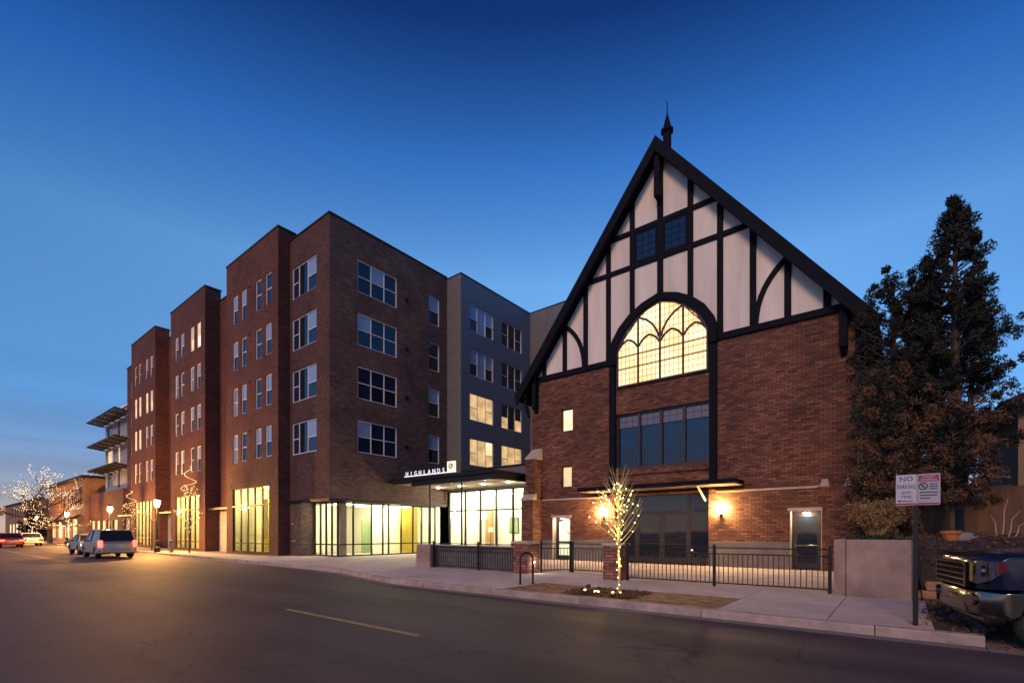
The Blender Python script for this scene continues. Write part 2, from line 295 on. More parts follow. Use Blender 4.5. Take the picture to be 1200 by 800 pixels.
# ------------------------------------------------------------------ mesh and object helpers
class MB:
    def __init__(s): s.v = []; s.f = []
    def add(s, vs, fs):
        n = len(s.v); s.v += [tuple(p) for p in vs]; s.f += [tuple(i+n for i in f) for f in fs]; return s
    def quad(s, a, b, c, d): return s.add([a, b, c, d], [(0, 1, 2, 3)])
    def box(s, x0, x1, y0, y1, z0, z1):
        return s.add([(x0, y0, z0), (x1, y0, z0), (x1, y1, z0), (x0, y1, z0), (x0, y0, z1), (x1, y0, z1), (x1, y1, z1), (x0, y1, z1)],
                     [(3, 2, 1, 0), (4, 5, 6, 7), (0, 1, 5, 4), (1, 2, 6, 5), (2, 3, 7, 6), (3, 0, 4, 7)])
    def cbox(s, x0, x1, y0, y1, z0, z1, b=0.01):            # box with chamfered edges
        bm = bmesh.new(); bmesh.ops.create_cube(bm, size=1)
        for v in bm.verts: v.co = Vector(((x0+x1)/2+v.co.x*(x1-x0), (y0+y1)/2+v.co.y*(y1-y0), (z0+z1)/2+v.co.z*(z1-z0)))
        bmesh.ops.bevel(bm, geom=bm.edges[:], offset=b, segments=1, affect='EDGES', profile=0.5)
        return s.bm(bm)
    def bm(s, bm):
        bm.verts.index_update(); s.add([v.co[:] for v in bm.verts], [[v.index for v in f.verts] for f in bm.faces]); bm.free(); return s
    def beam(s, p, q, w, h, up=(0, 0, 1)):                   # bar from p to q, w across, h along up
        p, q = Vector(p), Vector(q); d = (q-p).normalized(); u = Vector(up)
        a = d.cross(u)
        if a.length < 1e-4: a = d.cross(Vector((0, 1, 0)))
        a.normalize(); u = a.cross(d).normalized(); a *= w/2; u *= h/2
        return s.add([p-a-u, p+a-u, p+a+u, p-a+u, q-a-u, q+a-u, q+a+u, q-a+u],
                     [(0, 1, 2, 3), (7, 6, 5, 4), (0, 4, 5, 1), (1, 5, 6, 2), (2, 6, 7, 3), (3, 7, 4, 0)])
    def tube(s, pts, rad, n=8, cap=True):
        pts = [Vector(p) for p in pts]; k = len(pts); rad = rad if isinstance(rad, (list, tuple)) else [rad]*k
        rings = []
        ref = None
        for i, p in enumerate(pts):
            t = (pts[min(i+1, k-1)]-pts[max(i-1, 0)]).normalized()
            if ref is None:
                ref = t.orthogonal().normalized()
            ref = (ref - t*ref.dot(t)); ref = ref.normalized() if ref.length > 1e-5 else t.orthogonal().normalized()
            b = t.cross(ref)
            rings.append([p+(ref*math.cos(2*PI*j/n)+b*math.sin(2*PI*j/n))*rad[i] for j in range(n)])
        vs = [v for r in rings for v in r]
        fs = [(i*n+j, i*n+(j+1) % n, (i+1)*n+(j+1) % n, (i+1)*n+j) for i in range(k-1) for j in range(n)]
        if cap: fs += [tuple(range(n))[::-1], tuple(range((k-1)*n, k*n))]
        return s.add(vs, fs)
    def lathe(s, prof, c=(0, 0, 0), n=16):                   # prof: (r, z)
        vs = [(c[0]+r*math.cos(2*PI*j/n), c[1]+r*math.sin(2*PI*j/n), c[2]+z) for r, z in prof for j in range(n)]
        k = len(prof)
        fs = [(i*n+j, i*n+(j+1) % n, (i+1)*n+(j+1) % n, (i+1)*n+j) for i in range(k-1) for j in range(n)]
        fs += [tuple(range(n))[::-1], tuple(range((k-1)*n, k*n))]
        return s.add(vs, fs)
    def prism(s, poly, fn0, fn1):                            # poly of 2D points mapped by fn0/fn1 to 3D end faces
        n = len(poly); a = [fn0(*p) for p in poly]; b = [fn1(*p) for p in poly]
        return s.add(a+b, [tuple(range(n)), tuple(range(2*n-1, n-1, -1))]+[(i, i+n, (i+1) % n+n, (i+1) % n) for i in range(n)])
    def sphere(s, c, r, sub=1, sz=1.0):
        bm = bmesh.new(); bmesh.ops.create_icosphere(bm, subdivisions=sub, radius=r)
        for v in bm.verts: v.co = Vector((c[0]+v.co.x, c[1]+v.co.y, c[2]+v.co.z*sz))
        return s.bm(bm)
    def mesh(s, name, mat=None, smooth=False):
        me = bpy.data.meshes.new(name); me.from_pydata(s.v, [], s.f)
        if mat: me.materials.append(MATS[mat] if isinstance(mat, str) else mat)
        bm = bmesh.new(); bm.from_mesh(me); bmesh.ops.recalc_face_normals(bm, faces=bm.faces[:]) if s.closed else None
        bm.to_mesh(me); bm.free()
        if smooth:
            me.polygons.foreach_set("use_smooth", [True]*len(me.polygons))
            if smooth != "all": me.set_sharp_from_angle(angle=R(38))
        me.update(); return me
    closed = True
class OM(MB):                                                # open sheets keep their winding
    closed = False

def wpos(o):
    p = Vector((0, 0, 0))
    while o is not None: p += o.location; o = o.parent
    return p
def link(name, data, parent=None, loc=None, rz=0.0):
    o = bpy.data.objects.new(name, data); COL.objects.link(o)
    if parent is not None:
        o.parent = parent
    base = wpos(parent) if parent is not None else Vector((0, 0, 0))
    o.location = (Vector(loc) if loc is not None else Vector((0, 0, 0))) - base
    o.rotation_euler = (0, 0, rz)
    return o
def obj(name, mb, mat, parent=None, smooth=False, kind=None, label=None):
    o = link(name, mb.mesh(name, mat, smooth), parent)
    if kind: o["kind"] = kind
    if label: o["label"] = label
    return o
def inst(name, me, parent, loc, rz=0.0, mat=None):
    o = link(name, me, parent, loc, rz)
    if mat: o.material_slots[0].link = 'OBJECT'; o.material_slots[0].material = MATS[mat]
    return o
def tag(o, label, cat, group=None):
    o["label"] = label; o["category"] = cat
    if group: o["group"] = group
    return o
def thing(name, loc, label, cat, group=None):
    o = bpy.data.objects.new(name, None); COL.objects.link(o); o.location = loc; o.empty_display_size = 0.3
    return tag(o, label, cat, group)
def lamp(name, parent, loc, watts, col, r=0.08, typ='POINT', size=None, rot=None, spot=None):
    d = bpy.data.lights.new(name, typ); d.energy = watts; d.color = col
    if typ == 'POINT': d.shadow_soft_size = r
    if typ == 'SPOT': d.shadow_soft_size = r; d.spot_size = R(spot); d.spot_blend = 0.6
    if typ == 'AREA': d.shape = 'RECTANGLE'; d.size, d.size_y = size
    o = bpy.data.objects.new(name, d); COL.objects.link(o)
    if parent is not None: o.parent = parent
    o.location = Vector(loc) - (wpos(parent) if parent is not None else Vector((0, 0, 0)))
    if rot: o.rotation_euler = rot
    return o
def copy_tree(o, parent=None):
    c = o.copy(); COL.objects.link(c)
    if parent is not None: c.parent = parent
    for ch in list(o.children): copy_tree(ch, c)
    return c
# wall skin with openings and reveals. frame: origin, unit u; outward normal = u x z
def wall(mb, o, u, u0, u1, z0, z1, holes=(), depth=0.12):
    o, u = Vector(o), Vector(u); n = u.cross(Vector((0, 0, 1)))
    P = lambda a, z, d=0.0: o+u*a+Vector((0, 0, z))-n*d
    us = sorted({u0, u1, *[h[0] for h in holes], *[h[1] for h in holes]}); zs = sorted({z0, z1, *[h[2] for h in holes], *[h[3] for h in holes]})
    us = [a for a in us if u0 <= a <= u1]; zs = [a for a in zs if z0 <= a <= z1]
    for i in range(len(us)-1):
        for j in range(len(zs)-1):
            a, b, c, d = us[i], us[i+1], zs[j], zs[j+1]; m, k = (a+b)/2, (c+d)/2
            if any(h[0] < m < h[1] and h[2] < k < h[3] for h in holes): continue
            mb.quad(P(a, c), P(b, c), P(b, d), P(a, d))
    for a, b, c, d in holes:
        mb.quad(P(a, c), P(a, c, depth), P(b, c, depth), P(b, c)); mb.quad(P(a, d, depth), P(a, d), P(b, d), P(b, d, depth))
        mb.quad(P(a, c, depth), P(a, c), P(a, d), P(a, d, depth)); mb.quad(P(b, c), P(b, c, depth), P(b, d, depth), P(b, d))
    return mb
# window kinds: local x across, outward is -y, z up; cached frame mesh and pane meshes
WK = {}
def win_kind(key, w, h, cols, rails, fw=0.05, fd=0.09, mat="white_frame"):
    """cols: fractions of width; rails: per column, list of rail heights (fraction)"""
    f = MB(); f.box(-w/2, -w/2+fw, 0, fd, 0, h); f.box(w/2-fw, w/2, 0, fd, 0, h)
    f.box(-w/2+fw, w/2-fw, 0, fd, 0, fw); f.box(-w/2+fw, w/2-fw, 0, fd, h-fw, h)
    panes = []; x = -w/2
    for i, c in enumerate(cols):
        x2 = x+w*c
        a = x+(fw if i == 0 else fw/2); b = x2-(fw if i == len(cols)-1 else fw/2)
        if i < len(cols)-1: f.box(x2-fw/2, x2+fw/2, 0.005, fd, fw, h-fw)
        zz = [fw]+[r*h for r in rails[i]]+[h-fw]
        for k in range(len(zz)-1):
            lo = zz[k]+(fw*0.4 if k > 0 else 0); hi = zz[k+1]-(fw*0.4 if k < len(zz)-2 else 0)
            p = MB(); p.box(a, b, fd*0.5, fd*0.5+0.012, lo, hi); panes.append((p.mesh("pane", "pane_dark"), k == len(zz)-2, i))
        for r in rails[i]: f.box(a, b, 0.008, fd, r*h-fw*0.4, r*h+fw*0.4)
        x = x2
    WK[key] = (f.mesh("window", mat), panes)
def window(key, parent, loc, rz, pick):
    fm, panes = WK[key]
    w = inst("window", fm, parent, loc, rz)
    for me, top, col in panes:
        p = bpy.data.objects.new("pane", me); COL.objects.link(p); p.parent = w
        p.material_slots[0].link = 'OBJECT'; p.material_slots[0].material = MATS[pick(top, col)]
    return w
def text_mesh(s, size, depth, mat, font_scale=(1, 1)):
    cu = bpy.data.curves.new("lettering", 'FONT'); cu.body = s; cu.size = size; cu.extrude = depth; cu.align_x = 'CENTER'; cu.resolution_u = 2
    o = bpy.data.objects.new("lettering", cu); COL.objects.link(o)
    bpy.context.view_layer.update()
    dg = bpy.context.evaluated_depsgraph_get(); me = bpy.data.meshes.new_from_object(o.evaluated_get(dg))
    COL.objects.unlink(o); bpy.data.objects.remove(o)
    for v in me.vertices: x, y, z = v.co; v.co = (x*font_scale[0], -z, y*font_scale[1])     # stand up, front towards -y
    me.materials.clear(); me.materials.append(MATS[mat]); me.name = "lettering"
    return me
# foliage: many small elongated leaf quads, numpy
def leaf_mesh(name, centers, radii, counts, size, mat, seed=1, flat=0.6, droop=0.0, asp=0.45):
    rg = np.random.default_rng(seed); C = []; 
    for c, r, n in zip(centers, radii, counts):
        p = rg.normal(size=(n, 3)); p /= np.linalg.norm(p, axis=1)[:, None]; p *= (rg.random((n, 1))**0.45)*r; p[:, 2] *= flat
        C.append(p+np.array(c))
    C = np.concatenate(C); n = len(C)
    a = rg.normal(size=(n, 3)); a[:, 2] -= droop; a /= np.linalg.norm(a, axis=1)[:, None]
    b = np.cross(a, rg.normal(size=(n, 3))); b /= np.linalg.norm(b, axis=1)[:, None]
    s = size*(0.6+0.8*rg.random((n, 1))); a *= s; b *= s*asp
    V = np.stack([C-a, C+b*0.9, C+a, C-b*0.9], 1).reshape(-1, 3)
    me = bpy.data.meshes.new(name); me.vertices.add(4*n); me.vertices.foreach_set("co", V.astype(np.float32).ravel())
    me.loops.add(4*n); me.loops.foreach_set("vertex_index", np.arange(4*n, dtype=np.int32))
    me.polygons.add(n); me.polygons.foreach_set("loop_start", np.arange(0, 4*n, 4, dtype=np.int32))
    me.polygons.foreach_set("loop_total", np.full(n, 4, dtype=np.int32))
    me.materials.append(MATS[mat]); me.update(calc_edges=True); me.validate()
    return me

# ------------------------------------------------------------------ ground, road, kerb, sidewalk
g = OM(); g.quad((-1500, -1500, -0.06), (1500, -1500, -0.06), (1500, 1500, -0.06), (-1500, 1500, -0.06)); obj("ground", g, "soil", kind="structure")
KERB = [(-400, 11.3), (-40, 11.3), (-28, 11.0), (-19.5, 10.85), (-17, 10.6), (-14.5, 9.95), (-12.3, 9.42), (-10.5, 9.36), (40, 9.36)]
def kerb_y(x):
    for (x0, y0), (x1, y1) in zip(KERB, KERB[1:]):
        if x0 <= x <= x1: return y0+(y1-y0)*(x-x0)/(x1-x0)
rd = OM(); rd.quad((-500, -12, 0), (300, -12, 0), (300, 12.5, 0), (-500, 12.5, 0)); obj("road", rd, "asphalt", kind="structure")
mk = MB()
def mark(x0, x1, y, w=0.11):
    m = OM(); m.quad((x0, y-w/2, 0.004), (x1, y-w/2, 0.004), (x1, y+w/2, 0.004), (x0, y+w/2, 0.004))
    return m
for k, (a, b, y) in enumerate([(-9.95, -5.8, 4.96), (2.2, 6.5, 4.96), (-22.5, -18.2, 4.98), (-120, -34.5, 5.45)]):
    if k == 2: continue
    obj("lane_marking", mark(a, b, y), "yellow_paint", kind="structure")
# kerb stones: 2.5 m pieces along the kerb line, each a part
kerb = link("kerb", None); kerb["kind"] = "structure"
xs = [-90+2.6*i for i in range(15)] + [-51+2.6*i for i in range(13)]
xs = [x for x in np.arange(-92, 8, 2.62)]
for x0 in xs:
    if x0 > .8: continue
    x1 = min(x0+2.62-0.015, .92)
    brk = [x0]+[k[0] for k in KERB if x0+0.05 < k[0] < x1-0.05]+[x1]
    m = MB()
    for a, b in zip(brk, brk[1:]):
        ya, yb = kerb_y(a), kerb_y(b); t = 0.20
        m.add([(a, ya, -0.05), (b, yb, -0.05), (b, yb+t, -0.05), (a, ya+t, -0.05), (a, ya+0.02, 0.15), (b, yb+0.02, 0.15), (b, yb+t, 0.15), (a, ya+t, 0.15),
               (a, ya, 0.125), (b, yb, 0.125)],
              [(3, 2, 1, 0), (4, 5, 6, 7), (0, 1, 9, 8), (8, 9, 5, 4), (1, 2, 6, 5, 9), (2, 3, 7, 6), (3, 0, 8, 4, 7)])
    obj("kerb_stone", m, "kerb_concrete", kerb)
gut = OM()
gx = [-92]+[k[0] for k in KERB[1:-1]]+[.92]
for a, b in zip(gx, gx[1:]):
    gut.quad((a, kerb_y(a)-0.32, 0.004), (b, kerb_y(b)-0.32, 0.004), (b, kerb_y(b)+0.02, 0.004), (a, kerb_y(a)+0.02, 0.004))
obj("gutter", gut, "concrete_base", kind="structure")
# sidewalk: bed sheet plus separate slabs
sw = link("sidewalk", None); sw["kind"] = "structure"
bed = OM()
for a, b in zip(gx, gx[1:]):
    bed.quad((a, kerb_y(a)+0.19, 0.128), (b, kerb_y(b)+0.19, 0.128), (b, 40, 0.128), (a, 40, 0.128))
bed.quad((-500, 11.4, 0.126), (-92, 11.4, 0.126), (-92, 60, 0.126), (-500, 60, 0.126))
obj("paving_bed", bed, "concrete_base", sw)
slabs = {}
STRIP = (-8.0, -2.72, 9.58, 11.45)
def add_slab(x0, x1, y0, y1):
    key = (round(x1-x0, 3), round(y1-y0, 3))
    if key not in slabs:
        m = MB(); m.cbox(0, key[0], 0, key[1], 0, 0.024, 0.005); slabs[key] = m.mesh("slab", "concrete_slab")
    inst("slab", slabs[key], sw, (x0, y0, 0.126+rnd.uniform(-0.0015, 0.0015)))
G = 0.014
# right part: front row beside the strip, back row
for x0, x1 in ((-2.72, -.96), (-.96, .40)):
    add_slab(x0+G, x1, 9.575, 11.45-G); add_slab(x0+G, x1, 11.45, 13.40)
vg = OM(); nv = 14
vv = [(.41+.55*i/4, 9.56+4.2*j/nv, .140+(rnd.uniform(-.012, .02) if 0 < i else 0)-(.10 if i == 4 else 0)) for j in range(nv+1) for i in range(5)]
vg.add(vv, [(j*5+i, j*5+i+1, (j+1)*5+i+1, (j+1)*5+i) for j in range(nv) for i in range(4)]); obj("verge", vg, "soil_bank", kind="structure", smooth=True)
dv = OM(); dv.quad((.93, 9.0, .008), (9.5, 9.0, .008), (9.5, 12.7, .012), (.93, 12.7, .012)); dv.quad((.93, 12.7, .012), (9.5, 12.7, .012), (9.5, 13.75, .13), (.93, 13.75, .13)); obj("driveway", dv, "concrete_base", kind="structure")
for i in range(3):
    x0 = -8.0+1.76*i; add_slab(x0+G, x0+1.76, 11.45, 13.40)
for i in range(20):
    x1 = -8.0-1.76*i; x0 = x1-1.76
    ys = max(kerb_y(x0), kerb_y(x1))+0.215
    add_slab(x0+G, x1, round(ys, 2) if ys < 9.7 else 11.1, 11.45-G) if ys < 11.1-0.1 and ys < 9.7 else None
    if ys >= 9.7 and ys < 11.4: 
        m = MB(); ya, yb = kerb_y(x0)+0.21, kerb_y(x1)+0.21
        if 11.43-max(ya, yb) > 0.06:
            m.prism([(x0+G, ya), (x1, yb), (x1, 11.45-G), (x0+G, 11.45-G)], lambda a, b: (a, b, 0.126), lambda a, b: (a, b, 0.15)); obj("slab", m, "concrete_slab", sw)
    for ya, yb in ((11.45, 13.40), (13.40, 15.35)):
        if x1 > -29.6 or yb < 13.5: add_slab(x0+G, x1, ya+(G if ya > 11.46 else 0), yb)
# plaza between the church and the flats, and church terrace
tr = OM(); tr.quad((-10.2, 13.41, 0.140), (-1.2, 13.41, 0.140), (-1.2, 21.9, 0.140), (-10.2, 21.9, 0.140))
tr.quad((-29.6, 15.36, 0.140), (-10.2, 15.36, 0.140), (-10.2, 24.3, 0.140), (-29.6, 24.3, 0.140)); obj("terrace", tr, "concrete_slab", kind="structure")
# paver strip with tree pit
strip = link("paver_strip", None); strip["kind"] = "structure"
m = OM(); m.quad((STRIP[0], STRIP[2], 0.132), (STRIP[1], STRIP[2], 0.132), (STRIP[1], STRIP[3], 0.132), (STRIP[0], STRIP[3], 0.132)); obj("soil_bed", m, "soil", strip)
m = MB(); pit = (-6.35, -4.55, 9.75, 11.1); y = STRIP[2]; row = 0
while y < STRIP[3]-0.05:
    x = STRIP[0]-(0.1 if row % 2 else 0)
    while x < STRIP[1]-0.05:
        a, b = max(x, STRIP[0]), min(x+0.194, STRIP[1])
        if not (pit[0] < (a+b)/2 < pit[1] and pit[2] < y+0.05 < pit[3]) and b-a > 0.03:
            z = 0.146+rnd.uniform(-0.003, 0.003); m.box(a, b, y, y+0.094, 0.128, z)
        x += 0.2
    y += 0.1; row += 1
o = obj("paver", m, "paver", strip); o["kind"] = "stuff"
# mulch and low plants in the pit
cs = [(rnd.uniform(-6.3, -4.6), rnd.uniform(9.8, 11.05), 0.15) for _ in range(140)]
me = leaf_mesh("ground_cover", cs, [0.13]*140, [16]*140, 0.045, "leaf_brown", 3, 0.5)
o = link("ground_cover", me); o["kind"] = "stuff"

# ------------------------------------------------------------------ church hall with the half timbered gable
CX, FY = -8.6, 21.7
XL, XR = -15.9, -1.3
church = thing("church_hall", (CX, FY, 0.15), "brick church hall with a half timbered white gable and glowing arched window", "church")
APEX, SL = 19.4, 1.276
def roof_z(dx): return APEX-SL*abs(dx)
# upper brick wall and lower storey set 15 cm proud
w = OM()
holes_up = [(-14.04, -13.3, 6.88, 8.06), (-14.04, -13.36, 3.94, 5.06), (-10.83, -6.42, 4.65, 7.30)]
wall(w, (0, FY, 0), (1, 0, 0), XL, XR, 3.3, 9.8, holes_up, 0.28)
wall(w, (XR, 0, 0), (0, 1, 0), FY, 39, 0.14, 9.8)
wall(w, (XL, 0, 0), (0, -1, 0), -39, -FY, 0.14, 9.8)
wall(w, (0, 39, 0), (-1, 0, 0), -XR, -XL, 0.14, 9.8)
w.quad((XR, 39, 9.8), (XL, 39, 9.8), (CX, 39, 18.6), (CX, 39, 18.6))
obj("wall", w, "brick_church", church)
LY = FY-0.15
w = OM()
holes_lo = [(-14.45, -13.36, 0.14, 2.36), (-10.83, -6.42, 0.14, 3.42), (-3.36, -2.30, 0.14, 2.42)]
wall(w, (0, LY, 0), (1, 0, 0), XL+0.02, XR-0.02, 0.14, 3.42, holes_lo, 0.45)
w.quad((XL+.02, LY, 3.42), (XR-.02, LY, 3.42), (XR-.02, FY+0.01, 3.42), (XL+.02, FY+0.01, 3.42))
wall(w, (XR-0.02, 0, 0), (0, 1, 0), LY, FY+0.01, 0.14, 3.42)
obj("lower_wall", w, "brick_church", church)
for a, b in ((-15.1, -11.16), (-6.10, -2.42)):
    m = MB(); m.add([(a, LY-0.05, 3.27), (b, LY-0.05, 3.27), (b, FY, 3.27), (a, FY, 3.27), (a, LY-0.05, 3.33), (b, LY-0.05, 3.33), (b, FY, 3.43), (a, FY, 3.43)],
          [(3, 2, 1, 0), (4, 5, 6, 7), (0, 1, 5, 4), (1, 2, 6, 5), (2, 3, 7, 6), (3, 0, 4, 7)])
    obj("stone_ledge", m, "stone_band", church)
for a, b in ((-15.1, -14.46), (-13.35, -10.84), (-6.41, -3.37)):
    m = MB(); m.cbox(a, b, LY-0.05, LY+0.02, 0.13, 1.20, 0.012); obj("base_course", m, "stone_base", church)
# buttresses with sloped stone caps
def buttress(x0, x1, yf, ztop, zlow):
    m = MB(); m.box(x0, x1, yf, FY+0.02, 0.13, zlow); m.box(x0+0.07, x1-0.07, yf+0.28, FY+0.02, zlow, ztop)
    b = obj("buttress", m, "brick_church", church)
    for (z, a, c, y0, y1) in ((zlow, x0-.03, x1+.03, yf-.04, yf+.30), (ztop, x0+.04, x1-.04, yf+.24, FY)):
        m = MB(); m.add([(a, y0, z), (c, y0, z), (c, y1, z), (a, y1, z), (a, y0, z+.07), (c, y0, z+.07), (c, y1, z+.07+(y1-y0)*.8), (a, y1, z+.07+(y1-y0)*.8)],
              [(3, 2, 1, 0), (4, 5, 6, 7), (0, 1, 5, 4), (1, 2, 6, 5), (2, 3, 7, 6), (3, 0, 4, 7)])
        obj("cap_stone", m, "stone_band", b)
buttress(-15.93, -15.17, 20.75, 5.5, 3.3)
m = MB(); m.box(-2.42, -1.29, LY-0.10, LY+0.02, 0.13, 3.30) if False else m.box(-2.28, -1.29, LY-0.10, LY+0.02, 0.13, 3.30)
b = obj("buttress", m, "brick_church", church)
for a in (-2.40, -1.62):
    m = MB(); m.add([(a, LY-0.14, 3.30), (a+.36, LY-0.14, 3.30), (a+.36, FY-.003, 3.30), (a, FY-.003, 3.30), (a+.05, LY-0.14, 3.36), (a+.31, LY-0.14, 3.36), (a+.27, FY-.003, 3.60), (a+.09, FY-.003, 3.60)],
          [(3, 2, 1, 0), (4, 5, 6, 7), (0, 1, 5, 4), (1, 2, 6, 5), (2, 3, 7, 6), (3, 0, 4, 7)]); obj("cap_stone", m, "stone_band", b)
# gable: stucco panels between the timbers, each clipped to the roof
def clip(poly, f):
    out = []
    for i in range(len(poly)):
        p, q = poly[i], poly[(i+1) % len(poly)]; a, b = f(*p), f(*q)
        if a >= 0: out.append(p)
        if (a >= 0) != (b >= 0):
            t = a/(a-b); out.append((p[0]+(q[0]-p[0])*t, p[1]+(q[1]-p[1])*t))
    return out
PX = [-7.1, -6.5, -5.22, -3.93, -2.62, -1.37, 0, 1.37, 2.62, 3.90, 5.15, 6.45, 7.1]
for i in range(len(PX)-1):
    for z0, z1 in ((9.9, 14.2), (14.2, 15.84), (15.84, 19)):
        a, b = PX[i], PX[i+1]
        poly = [(a+.004, z0+.004), (b-.004, z0+.004), (b-.004, z1-.004), (a+.004, z1-.004)]
        poly = clip(poly, lambda x, z: APEX-0.55+SL*x-z); poly = clip(poly, lambda x, z: APEX-0.55-SL*x-z)
        if len(poly) < 3: continue
        m = MB(); d = rnd.uniform(0, 0.006)
        m.prism(poly, lambda x, z: (CX+x, FY-0.01-d, z), lambda x, z: (CX+x, FY+0.10, z)); obj("gable_panel", m, "stucco", church)
TP = FY-0.10                                                  # timber faces
def post(dx, z0, z1, w=0.24):
    m = MB(); j = rnd.uniform(-.006, .006)
    m.cbox(CX+dx-w/2, CX+dx+w/2, TP+j, FY+0.03, z0, z1, 0.012); return obj("post", m, "timber", church)
post(0, 12.42, 18.75, 0.27)
for s in (-1, 1):
    post(s*1.37, 12.0, roof_z(1.37)-0.5, 0.24); post(s*2.62, 10.03, roof_z(2.62)-0.5)
    for dx in (3.90, 5.15, 6.45): post(s*dx, 10.03, roof_z(dx)-0.45)
    m = MB(); xa, xb = sorted((CX+s*2.54, CX+s*7.15)); m.cbox(xa, xb, TP-0.012, FY+0.03, 9.76, 10.03, 0.012); obj("beam", m, "timber", church)
    c = [(s*4.0, 10.04), (s*4.03, 10.4), (s*4.09, 10.75), (s*4.19, 11.1), (s*4.33, 11.42), (s*4.51, 11.72), (s*4.72, 11.99), (s*4.95, 12.22), (s*5.1, 12.34)]
    for k, ((x0, z0), (x1, z1)) in enumerate(zip(c, c[1:])):
        pass
    L, Rr = [], []
    for k in range(len(c)):
        p = Vector(c[max(k-1, 0)]); q = Vector(c[min(k+1, len(c)-1)]); t = (q-p).normalized(); nn = Vector((-t.y, t.x))*0.10
        L.append((c[k][0]+nn.x, c[k][1]+nn.y)); Rr.append((c[k][0]-nn.x, c[k][1]-nn.y))
    m = MB()
    for k in range(len(c)-1):
        m.prism([L[k], L[k+1], Rr[k+1], Rr[k]], lambda x, z: (CX+x, TP+0.012, z), lambda x, z: (CX+x, FY+0.02, z))
    obj("brace", m, "timber", church)
for z, e in ((14.2, 3.72), (15.84, 2.42)):
    for a, b in zip([x for x in PX if abs(x) < e+0.01] , [x for x in PX if abs(x) < e+0.01][1:]):
        pass
    xsr = [-e]+[x for x in PX if abs(x) < e]+[e]
    for a, b in zip(xsr, xsr[1:]):
        if b-a < 0.2: continue
        m = MB(); m.cbox(CX+a+(.12 if a > -e else 0), CX+b-(.12 if b < e else 0), TP+0.004, FY+0.03, z-0.11, z+0.11, 0.01); obj("rail", m, "timber", church)
# small gable windows
for a, b in ((-1.25, -0.135), (0.135, 1.25)):
    m = MB(); x0, x1, z0, z1 = CX+a, CX+b, 14.31, 15.73; t = 0.09
    for bx in ((x0, x0+t, z0, z1), (x1-t, x1, z0, z1), (x0+t, x1-t, z0, z0+t), (x0+t, x1-t, z1-t, z1)): m.box(bx[0], bx[1], TP+0.03, FY, bx[2], bx[3])
    wv = obj("window", m, "timber", church)
    p = MB(); p.box(x0+t, x1-t, FY-.024, FY-.012, z0+t, z1-t); obj("muntin_grid", p, "timber", wv)
    for i in range(3):
        for j in range(4):
            p = MB(); dx, dz = (x1-x0-2*t)/3, (z1-z0-2*t)/4
            p.box(x0+t+dx*i+.012, x0+t+dx*(i+1)-.012, FY-.045, FY-.025, z0+t+dz*j+.012, z0+t+dz*(j+1)-.012); obj("pane", p, "pane_dark", wv)
# arched window
ARC_IN = [(2.15, 8.55), (2.15, 10.36), (2.0, 10.74), (1.65, 11.25), (1.16, 11.69), (0.67, 11.99), (0, 12.2)]
ARC_OUT = [(2.52, 9.7), (2.52, 10.42), (2.38, 10.86), (2.02, 11.42), (1.48, 11.92), (0.85, 12.28), (0, 12.54)]
ai = [(-x, z) for x, z in ARC_IN]+[(x, z) for x, z in ARC_IN[::-1][1:]]
ao = [(-x, z) for x, z in ARC_OUT]+[(x, z) for x, z in ARC_OUT[::-1][1:]]
ai2 = list(ai); ai2[0] = (-2.15, 9.7); ai2[-1] = (2.15, 9.7)
m = MB()
for k in range(len(ao)-1):
    m.prism([ao[k], ao[k+1], ai2[k+1], ai2[k]], lambda x, z: (CX+x, FY-0.20, z), lambda x, z: (CX+x, FY+0.02, z))
arch = obj("arch_window", m, "timber", church)
f = MB(); t = 0.09
inn = [(x*(1-t/2.3), z-(t*0.9 if z > 8.6 else -t)) for x, z in ai]
for k in range(len(ai)-1):
    f.prism([ai[k], ai[k+1], inn[k+1], inn[k]], lambda x, z: (CX+x, FY-0.12, z), lambda x, z: (CX+x, FY+0.01, z))
f.prism([ai[0], inn[0], inn[-1], ai[-1]], lambda x, z: (CX+x, FY-0.12, z), lambda x, z: (CX+x, FY+0.01, z))
obj("frame", f, "bronze_frame", arch)
def arch_top(x):
    x = abs(x)
    for (x0, z0), (x1, z1) in zip(ARC_IN[1:], ARC_IN[2:]):
        if x1 <= x <= x0: return z0+(z1-z0)*(x-x0)/(x1-x0)
    return 12.2
for x in (-1.06, 0, 1.06):
    m = MB(); m.cbox(CX+x-.045, CX+x+.045, FY-.115, FY, 8.64, arch_top(x)-.06, .01); obj("mullion", m, "bronze_frame", arch)
for z in (9.42, 10.0):
    for a, b in ((-2.08, -1.11), (-1.01, -.05), (.05, 1.01), (1.11, 2.08)):
        m = MB(); m.box(CX+a, CX+b, FY-.085, FY-.02, z-.02, z+.02); obj("bar", m, "bronze_frame", arch)
def tracery(pts, wd=0.09):
    m = MB()
    for k in range(len(pts)-1):
        a, b = Vector(pts[k]), Vector(pts[k+1]); tt = (b-a).normalized(); nn = Vector((-tt.y, tt.x))*wd/2; a = a-tt*.01; b = b+tt*.01
        m.prism([(a+nn)[:], (b+nn)[:], (b-nn)[:], (a-nn)[:]], lambda x, z: (CX+x, FY-.10, z), lambda x, z: (CX+x, FY-.02, z))
    obj("tracery", m, "bronze_frame", arch)
for c in (-1.59, -.53, .53, 1.59):
    tracery([(c-.49, 10.36), (c-.36, 10.55), (c-.18, 10.70), (c, 10.77), (c+.18, 10.70), (c+.36, 10.55), (c+.49, 10.36)])
for s in (-1, 1):
    tracery([(s*.05, 10.55), (s*.14, 10.85), (s*.36, 11.22), (s*.66, 11.50), (s*1.02, 11.68)]); tracery([(s*1.08, 11.66), (s*1.45, 11.22), (s*1.75, 10.9), (s*2.0, 10.5)], 0.05)
